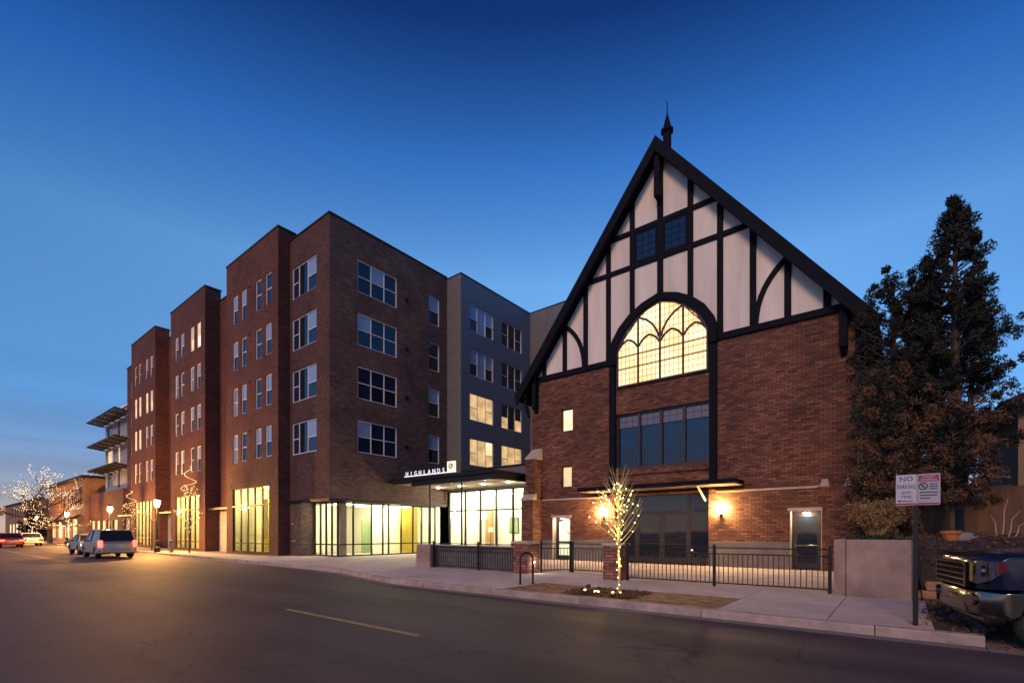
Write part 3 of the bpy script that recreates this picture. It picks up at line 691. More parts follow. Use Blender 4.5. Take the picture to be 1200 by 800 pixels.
xs4 = [-2.13, -1.06, 0, 1.06, 2.13]
for i in range(4):
    for z0, z1 in ((8.60, 9.42), (9.42, 10.0), (10.0, 12.2)):
        p = [(xs4[i]+.01, z0+.005), (xs4[i+1]-.01, z0+.005)]
        if z1 < 12: p += [(xs4[i+1]-.01, z1-.005), (xs4[i]+.01, z1-.005)]
        else:
            st = [xs4[i+1]-.01+(xs4[i]-xs4[i+1]+.02)*k/8 for k in range(9)]; p += [(x, arch_top(x)-.03) for x in st]
        m = MB(); m.prism(p, lambda x, z: (CX+x, FY-.055, z), lambda x, z: (CX+x, FY-.03, z)); obj("pane", m, "pane_arch", arch)
m = MB()
for i in range(1, 20):
    x = -2.13+4.26*i/20
    if i % 5: m.box(CX+x-.009, CX+x+.009, FY-.062, FY-.03, 8.62, arch_top(x)-.05)
for k in range(1, 13):
    z = 8.6+.29*k; e = 2.1
    while arch_top(e) < z and e > 0.1: e -= .05
    m.box(CX-e, CX+e, FY-.0615, FY-.03, z-.009, z+.009)
o = obj("leading", m, "bronze_frame", arch); o["kind"] = "stuff"
# dark vertical trims beside the windows
for a, b in ((-11.16, -10.83), (-6.42, -6.10)):
    m = MB(); m.cbox(a, b, FY-0.12, FY+0.02, 3.70, 9.70, .015); obj("pilaster", m, "timber", church)
# band window above the entrance
m = MB(); x0, x1, z0, z1, t = -10.83, -6.42, 4.65, 7.30, .08; y0, y1 = FY+.12, FY+.27
m.box(x0, x0+t, y0, y1, z0, z1); m.box(x1-t, x1, y0, y1, z0, z1); m.box(x0+t, x1-t, y0, y1, z0, z0+t); m.box(x0+t, x1-t, y0, y1, z1-t, z1)
bx = [x0+t+(x1-x0-2*t)*k/4 for k in range(5)]
for x in bx[1:-1]: m.box(x-.06, x+.06, y0-.02, y1, z0+t, z1-t)
band = obj("window", m, "bronze_frame", church, label="wide four light window over the church entrance")
for i in range(4):
    a, b = bx[i]+(.06 if i else 0), bx[i+1]-(.06 if i < 3 else 0)
    p = MB(); p.box(a, b, y1-.06, y1-.045, z0+t, 6.62); obj("pane", p, "pane_blue", band)
    for k in range(3):
        for q in range(2):
            p = MB(); d = (b-a)/3; h = (z1-t-6.64)/2; p.box(a+d*k+.008, a+d*(k+1)-.008, y1-.06, y1-.045, 6.64+h*q+.008, 6.64+h*(q+1)-.008); obj("pane", p, "pane_veil", band)
    for k in range(1, 6):
        p = MB(); x = a+(b-a)*k/6; p.box(x-.008, x+.008, y1-.075, y1-.06, z0+t, 5.75); obj("bar", p, "bronze_frame", band)
m = MB(); m.cbox(-10.83, -6.42, FY-.09, FY+.1, 4.32, 4.64, .01); obj("window_sill", m, "brick_church", church)
for x0, x1, z0, z1 in ((-14.04, -13.3, 6.88, 8.06), (-14.04, -13.36, 3.94, 5.06)):
    m = MB(); t = .05; y0, y1 = FY+.12, FY+.26
    m.box(x0, x0+t, y0, y1, z0, z1); m.box(x1-t, x1, y0, y1, z0, z1); m.box(x0+t, x1-t, y0, y1, z0, z0+t); m.box(x0+t, x1-t, y0, y1, z1-t, z1)
    wv = obj("window", m, "bronze_frame", church); p = MB(); p.box(x0+t, x1-t, y1-.04, y1-.02, z0+t, z1-t); obj("pane", p, "pane_bright" if z0 > 6 else "pane_warm", wv)
# entrance canopy with raking struts
m = MB(); m.cbox(-12.2, -5.02, 20.28, LY-0.005, 3.55, 3.71, .012); can = obj("entrance_canopy", m, "timber", church)
m = MB(); m.box(-12.15, -5.07, 20.34, LY-.01, 3.525, 3.549); obj("soffit_board", m, "soffit_wood", can)
for x in (-10.98, -6.55):
    m = MB(); m.beam((x, 20.42, 3.52), (x, LY-.02, 2.95), .06, .07); obj("strut", m, "stone_band", can)
# main entrance: glazed doors in a bronze frame
y0, y1 = LY+.36, LY+.44
m = MB(); X0, X1 = -10.82, -6.43
div = [X0, X0+.06, -9.93, -9.86, -8.66, -8.58, -7.39, -7.32, X1-.06, X1]
for a, b in ((X0, X0+.07), (-9.95, -9.85), (-7.40, -7.30), (X1-.07, X1)): m.box(a, b, y0, y1, .15, 3.40)
m.box(X0+.07, X1-.07, y0+.004, y1-.004, 2.50, 2.60); m.box(X0+.07, X1-.07, y0+.003, y1-.003, 3.33, 3.40)
ent = obj("entrance_frame", m, "bronze_frame", church)
for a, b in ((X0+.07, -9.95), (-9.85, -7.40), (-7.30, X1-.07)):
    p = MB(); p.box(a, b, y0+.03, y0+.045, 2.60, 3.33); obj("pane", p, "pane_blue", ent)
for a, b in ((X0+.07, -9.95), (-7.30, X1-.07)):
    p = MB(); p.box(a, b, y0+.03, y0+.045, .45, 2.50); obj("pane", p, "pane_dark", ent); p = MB(); p.box(a, b, y0+.01, y1-.01, .15, .45); obj("kick_panel", p, "bronze_frame", ent)
for a, b, s in ((-9.845, -8.63, 1), (-8.62, -7.405, -1)):
    m = MB(); t = .11; m.box(a, a+t, y0+.005, y1-.02, .17, 2.49); m.box(b-t, b, y0+.005, y1-.02, .17, 2.49); m.box(a+t, b-t, y0+.005, y1-.02, .17, .42); m.box(a+t, b-t, y0+.005, y1-.02, 2.38, 2.49)
    d = obj("door", m, "bronze_frame", church); p = MB(); p.box(a+t, b-t, y0+.03, y0+.045, .42, 2.38); obj("pane", p, "pane_dark", d)
    p = MB(); p.cbox(a+.06, b-.06, y0-.06, y0-.02, 1.03, 1.09, .008); obj("push_bar", p, "chrome", d)
    xh = b-.06 if s > 0 else a+.06
    p = MB(); p.tube([(xh, y0-.0, .95), (xh, y0-.07, .97), (xh, y0-.07, 1.23), (xh, y0, 1.25)], .014, 6); obj("handle", p, "terracotta" if False else "bronze_frame", d)
# side doors
for x0, x1, z1, lit in ((-14.44, -13.37, 2.35, True), (-3.35, -2.31, 2.41, False)):
    y0 = LY+.30
    m = MB(); t = .06; m.box(x0, x0+t, y0, y0+.12, .15, z1); m.box(x1-t, x1, y0, y0+.12, .15, z1); m.box(x0+t, x1-t, y0, y0+.12, z1-t, z1); fr = obj("door_frame", m, "bronze_frame", church)
    m = MB(); a, b, c = x0+t+.005, x1-t-.005, z1-t-.005; t = .12
    for bx in ((a, a+t, .16, c), (b-t, b, .16, c), (a+t, b-t, .16, .38), (a+t, b-t, 1.02, 1.12), (a+t, b-t, c-.14, c)): m.box(bx[0], bx[1], y0+.03, y0+.08, bx[2], bx[3])
    d = obj("door", m, "bronze_frame", church)
    for q0, q1 in ((.38, 1.02), (1.12, c-.14)):
        p = MB(); p.box(a+t, b-t, y0+.05, y0+.062, q0, q1); obj("pane", p, "pane_ltgreen" if lit else "pane_dark", d)
    p = MB(); p.cbox(a+.05, b-.05, y0-.02, y0+.01, 1.04, 1.10, .006); obj("push_bar", p, "chrome", d)
    p = MB(); p.cbox(a+.03, a+.07, y0-.03, y0+.03, .95, 1.28, .006); obj("handle", p, "chrome", d)
    if lit:
        p = MB(); p.beam((a+t+.1, y0+.047, 2.0), (b-t, y0+.047, 1.45), .02, .04); obj("stair_rail", p, "bronze_frame", d)
    p = MB(); p.cbox((x0+x1)/2-.14, (x0+x1)/2+.14, LY+.06, LY+.26, z1-.05, z1+.006, .01); dl = obj("door_light", p, "bronze_frame", church)
    p = MB(); p.box((x0+x1)/2-.11, (x0+x1)/2+.11, LY+.09, LY+.23, z1-.062, z1-.051); obj("diffuser", p, "lamp_white", dl)
    lamp("door_lamp", dl, ((x0+x1)/2, LY+.12, z1-.14), 26, (1, .84, .58), .05)
    for q0, q1 in ((x0-.010, x0+.018), (x1-.018, x1+.010)): p = MB(); p.box(q0, q1, LY-.025, LY+.30, .15, z1); obj("door_casing", p, "stone_band", church)
    p = MB(); p.box(x0-.09, x1+.09, LY-.03, LY+.30, z1+.012, z1+.13); obj("lintel", p, "stone_band", church)
# globe wall lamps either side of the entrance
for x in (-11.42, -5.90):
    m = MB(); m.lathe([(.07, -.02), (.075, .0), (.02, .02), (.02, .10)], (x, LY-.12, 2.36), 12); m.box(x-.05, x+.05, LY-.12, LY, 2.35, 2.40); m.cbox(x-.07, x+.07, LY-.03, LY, 2.22, 2.56, .01)
    wl = obj("wall_lamp", m, "bronze_frame", church); p = MB(); p.sphere((x, LY-.155, 2.58), .14, 2); obj("globe", p, "lamp_warm", wl, smooth=True)
# roof slopes, bargeboards and brackets
for s in (-1, 1):
    m = MB(); e = 8.02
    def rp(d, z, y): return (CX+s*d, y, z)
    p0 = [(0, APEX-.10), (e, APEX-.10-SL*e), (e-.05, APEX-.36-SL*e), (0, APEX-.42)]
    m.prism(p0, lambda d, z: rp(d, z, 21.16), lambda d, z: rp(d, z, 39.6)); rf = obj("roof", m, "shingle", church)
    m = MB(); p0 = [(0.0, APEX), (e+.03, APEX-SL*(e+.03)), (e-.07, APEX-.62-SL*(e-.0)), (0, APEX-.68)]
    m.prism(p0, lambda d, z: rp(d, z, 21.06), lambda d, z: rp(d, z, 21.155)); obj("bargeboard", m, "timber", rf)
    m = MB(); p0 = [(0.3, APEX-.44-.3*SL), (e-.2, APEX-.44-SL*(e-.2)), (e-.25, APEX-.56-SL*(e-.25)), (.3, APEX-.56-.3*SL)]
    m.prism(p0, lambda d, z: rp(d, z, 21.57), lambda d, z: rp(d, z, FY+.03)); obj("verge_beam", m, "timber", rf)
    xw = CX+s*6.98
    m = MB(); m.cbox(xw-.13, xw+.13, FY-.34, FY+.02, 8.35, 10.2, .02); m.add([(xw-.10, FY-.3, 8.35), (xw+.10, FY-.3, 8.35), (xw+.10, FY, 8.05), (xw-.10, FY, 8.05), (xw-.1, FY, 8.36), (xw+.1, FY, 8.36)], [(0, 1, 2, 3), (0, 4, 5, 1), (3, 2, 5, 4), (0, 3, 4), (1, 5, 2)])
    obj("eave_bracket", m, "timber", church)
    xw = XL if s < 0 else XR
    m = MB(); m.tube([(xw+s*.02, 21.45, 7.9), (xw+s*.22, 21.45, 8.4), (xw+s*.28, 21.45, 8.8), (xw+s*.5, 21.45, 9.05)], .09, 6); obj("eave_brace", m, "timber", church)
    m = MB(); xa, xb = sorted((xw+s*.01, xw+s*.52)); m.box(xa, xb, 21.2, 39.5, 9.02, 9.10); obj("eave_soffit", m, "timber", church)
m = MB(); m.cbox(CX-.14, CX+.14, 21.2, 21.62, 16.75, 18.72, .03); obj("king_bracket", m, "timber", church)
m = MB(); m.lathe([(.20, 18.9), (.20, 20.35), (.30, 20.45), (.30, 20.55), (.20, 20.62), (.07, 21.15), (.03, 21.3), (.02, 21.9)], (CX, 22.5, 0), 8); obj("finial", m, "timber", church)
for s, x, y in ((1, XR, 30),):
    m = MB(); m.tube([(XR+.07, 22.0, 9.0), (XR+.07, 22.0, .2)], .045, 8); obj("downpipe", m, "grey_panel", church)

# ------------------------------------------------------------------ brick flats with stepped bays
flats = thing("apartment_building", (-45, 15, 0.15), "five storey brick apartment building with three stepped bays and grey rear wing", "apartment building")
FL = [17.80, 14.64, 11.46, 8.25]            # window heads, four floors
WH = 1.92
ZB, ZC = 20.3, 19.7                         # parapet tops: bays, main block
YB, YM = 14.25, 15.0                        # bay face, main face
bays = [(-37.21, -29.63), (-48.72, -41.13), (-60.20, -52.79)]
win_kind("sash", 0.80, WH, [1], [[.5]], .05)
win_kind("sash_wide", 0.98, WH, [1], [[.5]], .05)
win_kind("triple_grid", 2.88, WH, [1/3]*3, [[.5]]*3, .055)
win_kind("triple_mixed", 2.84, WH, [.27, .36, .37], [[.5], [], [.47]], .055)
win_kind("triple_grey", 2.54, WH, [.33, .34, .33], [[.47], [], [.47]], .055)
def pick_sky(top, col):
    r = rnd.random()
    return ("pane_blind_sky" if r < .62 else "pane_blue" if r < .85 else "pane_curtain") if top else ("pane_dark" if r < .72 else "pane_blue" if r < .92 else "pane_curtain")
def pick_dark(top, col):
    r = rnd.random()
    return ("pane_blind_sky" if r < .4 else "pane_dark") if top else ("pane_dark" if r < .85 else "pane_blue")
def pick_warm(top, col): return "pane_warm" if rnd.random() < .72 else ("pane_bright" if rnd.random() < .4 else "pane_dim")
for bi, (x0, x1) in enumerate(bays):
    m = OM(); off = [1.09, 2.42, 4.56, 5.93]
    holes = [(x0+o, x0+o+.80, z-WH, z) for o in off for z in FL]; s0, s1 = x0+1.02, x0+6.38
    holes.append((s0, s1, 0.28, 4.55))
    wall(m, (0, YB, 0), (1, 0, 0), x0, x1, 0.13, ZB-.1, holes, .13)
    wall(m, (x1, 0, 0), (0, 1, 0), YB, YM+.35, 0.13, ZB-.1); wall(m, (x0, 0, 0), (0, -1, 0), -YM-.35, -YB, 0.13, ZB-.1)
    wall(m, (0, YM+.35, 0), (-1, 0, 0), -x1, -x0, 18, ZB-.1)
    bay = obj("bay_wall", m, "brick_red", flats)
    m = MB(); m.cbox(x0-.05, x1+.05, YB-.05, YM+.40, ZB-.1, ZB, .015); obj("coping", m, "coping", flats)
    for o in off:
        for zi, z in enumerate(FL):
            lit = (bi == 1 and zi == 0 and o > 4) or (bi == 2 and zi in (1, 2) and o < 3) or (bi == 2 and zi == 1)
            window("sash", flats, (x0+o+.40, YB+.05, z-WH), 0, pick_warm if lit else pick_sky)
    # ground floor window wall
    m = MB(); y0, y1 = YB+.06, YB+.14; n = 5; dx = (s1-s0)/n
    for k in range(n+1): x = s0+dx*k; m.box(max(x-.085, s0), min(x+.085, s1), y0, y1, .28, 4.55)
    for z in (.28, .82, 3.30, 4.49):
        for k in range(n): m.box(s0+dx*k+.085, s0+dx*(k+1)-.085, y0+.004, y1-.004, z, z+.06)
    sf = obj("storefront_window", m, "black_metal", flats)
    for k in range(n):
        for z0, z1 in ((.34, .82), (.88, 3.30), (3.36, 4.49)):
            p = MB(); p.box(s0+dx*k+.085, s0+dx*(k+1)-.085, y0+.035, y0+.045, z0, z1); obj("pane", p, "glass_green", sf)
    # lit room behind with yellow and green columns
    m = OM(); ya, yb = YB+.16, YB+4.2
    m.quad((s0-.2, yb, .2), (s1+.2, yb, .2), (s1+.2, yb, 4.7), (s0-.2, yb, 4.7)); m.quad((s0-.2, ya, .2), (s0-.2, yb, .2), (s0-.2, yb, 4.7), (s0-.2, ya, 4.7))
    m.quad((s1+.2, yb, .2), (s1+.2, ya, .2), (s1+.2, ya, 4.7), (s1+.2, yb, 4.7)); m.quad((s0-.2, ya, 4.7), (s0-.2, yb, 4.7), (s1+.2, yb, 4.7), (s1+.2, ya, 4.7))
    room = obj("room_shell", m, "plaster_int", flats)
    m = OM(); m.quad((s0-.2, ya, .2), (s1+.2, ya, .2), (s1+.2, yb, .2), (s0-.2, yb, .2)); obj("room_floor", m, "int_floor", room)
    for x, wd, mt, yy, zt in ((s0+1.62, 1.05, "yellow_int", 1.3, 3.9), (s0+2.72, 1.0, "yellow_int", 2.0, 4.66), (s0+.42, .45, "green_int", 2.6, 4.66), (s0+4.7, .9, "yellow_int", 3.4, 2.2)):
        m = MB(); m.box(x-wd/2, x+wd/2, ya+yy, ya+yy+.2, .2, zt); obj("partition", m, mt, room)
    m = MB(); m.box(s0+3.1, s0+5.0, ya+2.4, ya+3.0, .2, 1.0); obj("counter", m, "wood_int", room)
    m = MB(); m.box(s0+.8, s1-.8, ya+1.9, ya+2.3, 4.60, 4.68); obj("ceiling_light", m, "ceiling_light", room)
    lamp("room_light", room, ((s0+s1)/2, ya+1.6, 4.3), 560, (1, .86, .38), .4)
    # dark belt across the bay at the first floor
    m = MB(); m.box(s0, s1, YB-.02, YB+.055, 3.28, 3.38); obj("belt", m, "black_metal", flats)
# recessed walls between the bays, main corner block and dark side wall
rec = [(-41.13, -37.21), (-52.79, -48.72), (-66.2, -60.20)]
m = OM()
for x0, x1 in rec: wall(m, (0, YM+.3, 0), (1, 0, 0), x0, x1, 3.2, 19.4, [(x0+1.3, x0+2.1, z-WH, z) for z in FL], .13)
obj("recess_wall", m, "brick_red", flats)
for k, (x0, x1) in enumerate(rec):
    for z in FL: window("sash", flats, (x0+1.7, YM+.35, z-WH), 0, pick_dark)
    m = MB(); m.cbox(x0, x1, YM+.24, YM+.6, 19.4, 19.5, .015); obj("coping", m, "coping", flats)
    m = MB(); m.box(x0+.01, x1-.01, YM+.22, YM+.6, .13, 3.2); obj("stone_panel", m, "stone_pale", flats)
    m = MB(); m.box(x0+.01, x1-.01, YB+.2, YM+.22, 3.25, 3.40); obj("recess_awning", m, "black_metal", flats)
    if k < 2:
        m = MB(); m.cbox(x1-.75, x1-.1, YM+.0, YM+.28, 3.42, 4.25, .08); wl = obj("wall_lamp", m, "lamp_panel", flats)
        lamp("recess_light", wl, (x1-.9, YM-.45, 3.0), 14, (1, .85, .6), .1)
XC = -25.17
m = OM(); cw = -26.60
wall(m, (0, YM, 0), (1, 0, 0), -29.63, XC, 3.42, ZC-.1, [(-29.38, -26.54, z-WH, z) for z in FL], .13)
obj("corner_wall", m, "brick_lamp_mix", flats)
m = OM()
side_big = (16.84, 19.72); side_small = (22.40, 23.38)
holes = [(side_big[0], side_big[1], z-WH, z) for z in FL]+[(side_small[0], side_small[1], z-WH, z) for z in FL]
wall(m, (XC, 0, 0), (0, 1, 0), YM, 24.12, 3.42, ZC-.1, holes, .13)
m.quad((-29.63, YM, 3.42), (-29.63, 16.3, 3.42), (XC, 16.3, 3.42), (XC, YM, 3.42)); m.quad((-26.6, 16.3, 3.42), (-26.6, 24.1, 3.42), (XC, 24.1, 3.42), (XC, 16.3, 3.42))
obj("side_wall", m, "brick_dark", flats)
m = MB(); m.cbox(-29.63, XC+.05, YM-.05, YM+.3, ZC-.1, ZC, .015); m.cbox(XC-.3, XC+.05, YM+.3, 24.12, ZC-.1, ZC, .015); obj("coping", m, "coping", flats)
for z in FL:
    window("triple_mixed", flats, (-27.96, YM+.05, z-WH), 0, lambda top, col: "pane_blue" if col == 0 else ("pane_dark" if col == 1 else ("pane_blind_sky" if top else "pane_dark")))
    window("triple_grid", flats, (XC-.05, 18.28, z-WH), R(90), lambda top, col: (("pane_blue" if rnd.random() < .6 else "pane_blind_sky") if top else ("pane_dark" if rnd.random() < .7 else "pane_blue")))
    window("sash_wide", flats, (XC-.05, 22.89, z-WH), R(90), pick_dark)
    m = MB(); m.cbox(XC-.02, XC+.06, 20.35, 20.60, z-1.25, z-1.0, .01); obj("vent", m, "black_metal", flats)
for b, (x0, x1) in enumerate(bays[:1]):
    for z in FL: m = MB(); m.cbox(x0+3.55, x0+3.8, YB-.05, YB+.02, z-.1, z+.02, .01); obj("vent", m, "black_metal", flats)
m = OM(); m.quad((-66.2, YM+.3, 19.3), (-29.6, YM+.3, 19.3), (-29.6, 40, 19.3), (-66.2, 40, 19.3)); m.quad((-29.6, YM+.1, 19.3), (XC, YM+.1, 19.3), (XC, 40, 19.3), (-29.6, 40, 19.3)); obj("roof", m, "roof_dark", flats)
m = OM(); wall(m, (-66.2, 0, 0), (0, -1, 0), -40, -YM-.3, .13, 19.4); wall(m, (0, 40, 0), (-1, 0, 0), 23.8, 66.2, .13, 19.4); obj("end_wall", m, "brick_dark", flats)
# recessed corner storefront
m = OM(); wall(m, (0, YM+.0, 0), (1, 0, 0), -29.63, -28.32, .13, 3.42); wall(m, (-28.32, 0, 0), (0, 1, 0), YM, 15.86, .13, 3.42); obj("corner_pier", m, "brick_dark", flats)
m = MB(); m.box(-29.5, XC+.10, YM-.10, YM-.004, 3.36, 3.52); m.box(XC+.004, XC+.10, YM-.004, 24.0, 3.36, 3.52); obj("belt", m, "black_metal", flats)
SY, SX = 15.86, -25.78
m = MB(); fx = [-28.30, -27.66, -27.03, -26.40, SX]
fy = [SY, 16.95, 18.25, 19.1, 19.55, 20.55, 21.55, 22.3, 23.0, 23.55]
for i, x in enumerate(fx): m.box(x-(.05 if i else 0), x+.05, SY, SY+.08, .15, 3.40)
for y in fy[1:]: m.box(SX-.08, SX, y-.045, y+.045, .15, 3.40)
for a, b in zip(fx, fx[1:]):
    for z in (.15, .82, 3.3): m.box(a+.05, b-.05, SY+.004, SY+.075, z, z+.07)
for i, (a, b) in enumerate(zip(fy, fy[1:])):
    for z in (.15, .82, 3.3): m.box(SX-.075, SX-.004, a+(.085 if i == 0 else .045), b-.045, z, z+.07)
sf = obj("storefront_window", m, "black_metal", flats)
for a, b in zip(fx, fx[1:]):
    for z0, z1 in ((.22, .82), (.89, 3.3)):
        p = MB(); p.box(a+.05, b-.05, SY+.035, SY+.045, z0, z1); obj("pane", p, "glass_clear", sf)
for i, (a, b) in enumerate(zip(fy, fy[1:])):
    for z0, z1 in ((.22, .82), (.89, 3.3)):
        p = MB(); p.box(SX-.045, SX-.035, a+(.085 if i == 0 else .045), b-.045, z0, z1); obj("pane", p, "glass_clear", sf)
# shop interior
m = OM(); xa, ya, zc = -31.5, 24.0, 3.38
m.quad((xa, 20.6, .16), (-29.2, 20.6, .16), (-29.2, 20.6, zc), (xa, 20.6, zc)); m.quad((xa, 15.9, .16), (xa, 20.6, .16), (xa, 20.6, zc), (xa, 15.9, zc))
m.quad((-29.2, 20.6, .16), (-29.2, ya, .16), (-29.2, ya, zc), (-29.2, 20.6, zc)); m.quad((-29.2, ya, .16), (SX, ya, .16), (SX, ya, zc), (-29.2, ya, zc))
m.quad((xa, 15.9, zc), (xa, ya, zc), (SX-.1, ya, zc), (SX-.1, 15.9, zc)); m.quad((xa, 15.95, .16), (-28.4, 15.95, .16), (-28.4, 15.95, zc), (xa, 15.95, zc))
room = obj("room_shell", m, "plaster_int", flats)
m = OM(); m.quad((xa, 15.9, .155), (SX-.1, 15.9, .155), (SX-.1, ya, .155), (xa, ya, .155)); obj("room_floor", m, "int_floor", room)
m = MB(); m.box(-26.6, -26.2, 16.35, 16.75, .16, 3.37); obj("column", m, "concrete", room)
m = MB(); m.box(-28.9, -28.82, 19.6, 20.4, .16, 2.4); obj("partition", m, "green_int", room)
m = MB(); m.box(-27.6, -27.5, 21.8, 23.4, .16, 3.3); obj("partition", m, "yellow_int", room)
for i in range(3):
    m = MB(); m.box(-29.0, -26.5, 17.0+i*2.3, 17.35+i*2.3, 3.31, 3.365); obj("ceiling_light", m, "ceiling_light", room)
for (x, y) in ((-27.6, 17.6), (-27.4, 21.4)): lamp("room_light", room, (x, y, 3.0), 260, (1, .92, .64), .35)
for x, z, wd in ((-29.25, 1.05, .5), (-29.28, 2.1, .2)):
    m = MB(); m.tube([(x, YM-.02, z), (x, YM-.10, z)], .035, 8); m.tube([(x+wd*.5, YM-.02, z), (x+wd*.5, YM-.10, z)], .035, 8); m.box(x-.02, x+wd*.5+.02, YM-.012, YM, z-.06, z+.06); obj("water_inlet", m, "stone_band", flats)
# grey clad rear wing: panels cut round the windows
GX, GY, GZ = -23.79, 24.12, 19.58
def panel_wall(o, u, u0, u1, z0, z1, holes, step, zstep, mat):
    o, u = Vector(o), Vector(u); n = u.cross(Vector((0, 0, 1)))
    us = sorted({u0, u1, *[h[0] for h in holes], *[h[1] for h in holes]}); zs = sorted({z0, z1, *[h[2] for h in holes], *[h[3] for h in holes]})
    def dense(a, st):
        r = []
        for p, q in zip(a, a[1:]):
            k = max(1, round((q-p)/st)); r += [p+(q-p)*i/k for i in range(k)]
        return r+[a[-1]]
    us, zs = dense(us, step), dense(zs, zstep); cache = {}
    for i in range(len(us)-1):
        for j in range(len(zs)-1):
            a, b, c, d = us[i]+.006, us[i+1]-.006, zs[j]+.006, zs[j+1]-.006; mm, kk = (a+b)/2, (c+d)/2
            if any(h[0] < mm < h[1] and h[2] < kk < h[3] for h in holes): continue
            key = (round(b-a, 3), round(d-c, 3))
            if key not in cache: q = MB(); q.box(0, key[0], -.022, 0, 0, key[1]); cache[key] = q.mesh("panel", mat)
            p = o+u*a+Vector((0, 0, c))
            inst("panel", cache[key], flats, p, math.atan2(u.y, u.x))
ghol = [(25.0, 27.54, z-WH, z) for z in FL]+[(28.5, 31.04, z-WH, z) for z in FL]
panel_wall((GX, 0, 0), (0, 1, 0), GY, 32.14, 5.0, GZ-.1, ghol, 2.1, 1.3, "grey_panel")
m = OM(); wall(m, (GX-.003, 0, 0), (0, 1, 0), GY+.02, 32.14, 4.9, GZ-.1, ghol, .14); wall(m, (0, GY+.003, 0), (1, 0, 0), XC, GX-.01, 4.9, GZ-.1); wall(m, (0, 32.143, 0), (1, 0, 0), GX, -8, .13, GZ-.1, [(-20.4, -18.2, z-WH, z) for z in FL], .14); obj("backing_wall", m, "grey_panel_dark", flats)
panel_wall((0, GY, 0), (1, 0, 0), XC+.01, GX, 5.0, GZ-.1, [], 1.5, 1.3, "grey_panel_dark")
panel_wall((0, 32.14, 0), (1, 0, 0), GX+.03, -16.5, 6.0, GZ-.1, [(-20.4, -18.2, z-WH, z) for z in FL], 2.1, 1.3, "grey_panel_dark")
m = MB(); m.cbox(XC-.2, GX+.05, GY-.05, GY+.25, GZ-.1, GZ, .015); m.cbox(GX-.3, GX+.05, GY+.25, 32.1, GZ-.1, GZ, .015); m.cbox(GX-.3, -8, 32.09, 32.4, GZ-.1, GZ, .015); obj("coping", m, "coping", flats)
m = OM(); m.quad((GX, 32.2, 19.3), (-8, 32.2, 19.3), (-8, 40, 19.3), (GX, 40, 19.3)); m.quad((XC, 24.2, 19.3), (GX, 24.2, 19.3), (GX, 40, 19.3), (XC, 40, 19.3)); obj("roof", m, "roof_dark", flats)
for zi, z in enumerate(FL):
    lit = zi >= 2
    window("triple_grey", flats, (GX-.05, 26.27, z-WH), R(90), pick_warm if lit else (lambda top, col: "pane_blind_sky" if (top or col == 1) else "pane_dark"))
    window("triple_grey", flats, (GX-.05, 29.77, z-WH), R(90), (lambda top, col: "pane_dark" if (top and zi == 2) else "pane_warm") if lit else pick_dark)
    window("triple_grey", flats, (-19.3, 32.19, z-WH), 0, pick_dark)
# lobby: glazed front, band wall above, lit room with pictures
LG = 24.12
m = OM(); wall(m, (0, LG, 0), (1, 0, 0), XC+.01, XL-.02, 4.42, 5.75); m.quad((XC, LG, 5.7), (XL, LG, 5.7), (XL, 32, 5.7), (XC, 32, 5.7)); obj("lobby_wall", m, "grey_panel_dark", flats)
m = MB(); m.cbox(GX+.03, XL-.03, LG-.06, LG+.3, 5.75, 5.87, .015); obj("coping", m, "coping", flats)
m = MB(); lx = [-24.95, -23.4, -22.0, -20.6, -19.2, -18.3, -17.2, XL-.03]
for i, x in enumerate(lx): m.box(x-.055, x+.055, LG-.02, LG+.1, .15, 4.42)
for a, b in zip(lx, lx[1:]):
    for z in (.15, 3.02, 4.34): m.box(a+.055, b-.055, LG-.012, LG+.09, z, z+.08)
sf = obj("lobby_window", m, "black_metal", flats)
for a, b in zip(lx, lx[1:]):
    for z0, z1 in ((.23, 3.02), (3.10, 4.34)):
        p = MB(); p.box(a+.055, b-.055, LG+.03, LG+.042, z0, z1); obj("pane", p, "glass_clear", sf)
m = OM(); y2, zc = 28.6, 4.41; a, b = -25.1, XL-.03
m.quad((a, y2, .16), (b, y2, .16), (b, y2, zc), (a, y2, zc)); m.quad((a, LG+.1, .16), (a, y2, .16), (a, y2, zc), (a, LG+.1, zc)); m.quad((b, y2, .16), (b, LG+.1, .16), (b, LG+.1, zc), (b, y2, zc)); m.quad((a, LG+.1, zc), (a, y2, zc), (b, y2, zc), (b, LG+.1, zc))
room = obj("room_shell", m, "plaster_int", flats)
m = OM(); m.quad((a, LG+.1, .155), (b, LG+.1, .155), (b, y2, .155), (a, y2, .155)); obj("room_floor", m, "int_floor", room)
for i in range(4):
    m = MB(); m.box(-24.4+2.3*i, -23.9+2.3*i, 25.0, 28.0, 4.34, 4.40); obj("ceiling_light", m, "ceiling_light", room)
for x in (-23.3, -19.5): lamp("room_light", room, (x, 26.0, 3.9), 340, (1, .93, .70), .4)
m = MB(); m.box(-24.3, -23.7, 27.2, 27.5, .16, 3.3); obj("column", m, "wood_int", room)
m = MB(); m.box(-22.2, -20.9, 28.3, 28.55, .16, .9); obj("reception_desk", m, "wood_int", room)
for x, z0, z1, w_, mt, lb in ((-22.6, 1.5, 2.7, .9, "green_int", "dark green framed picture, largest on the lobby back wall"), (-21.3, 1.4, 2.2, .7, "wood_int", "brown framed picture on the lobby back wall right of the green one"), (-18.6, 1.5, 2.3, .6, "stone_base", "grey framed picture at the right end of the lobby back wall")):
    t = thing("picture", (x, 28.55, z0), lb, "picture")
    m = MB(); m.cbox(x-w_/2, x+w_/2, 28.52, 28.59, z0, z1, .012); obj("picture_frame", m, "bronze_frame", t); m = MB(); m.box(x-w_/2+.06, x+w_/2-.06, 28.512, 28.519, z0+.06, z1-.06); obj("canvas", m, mt, t)
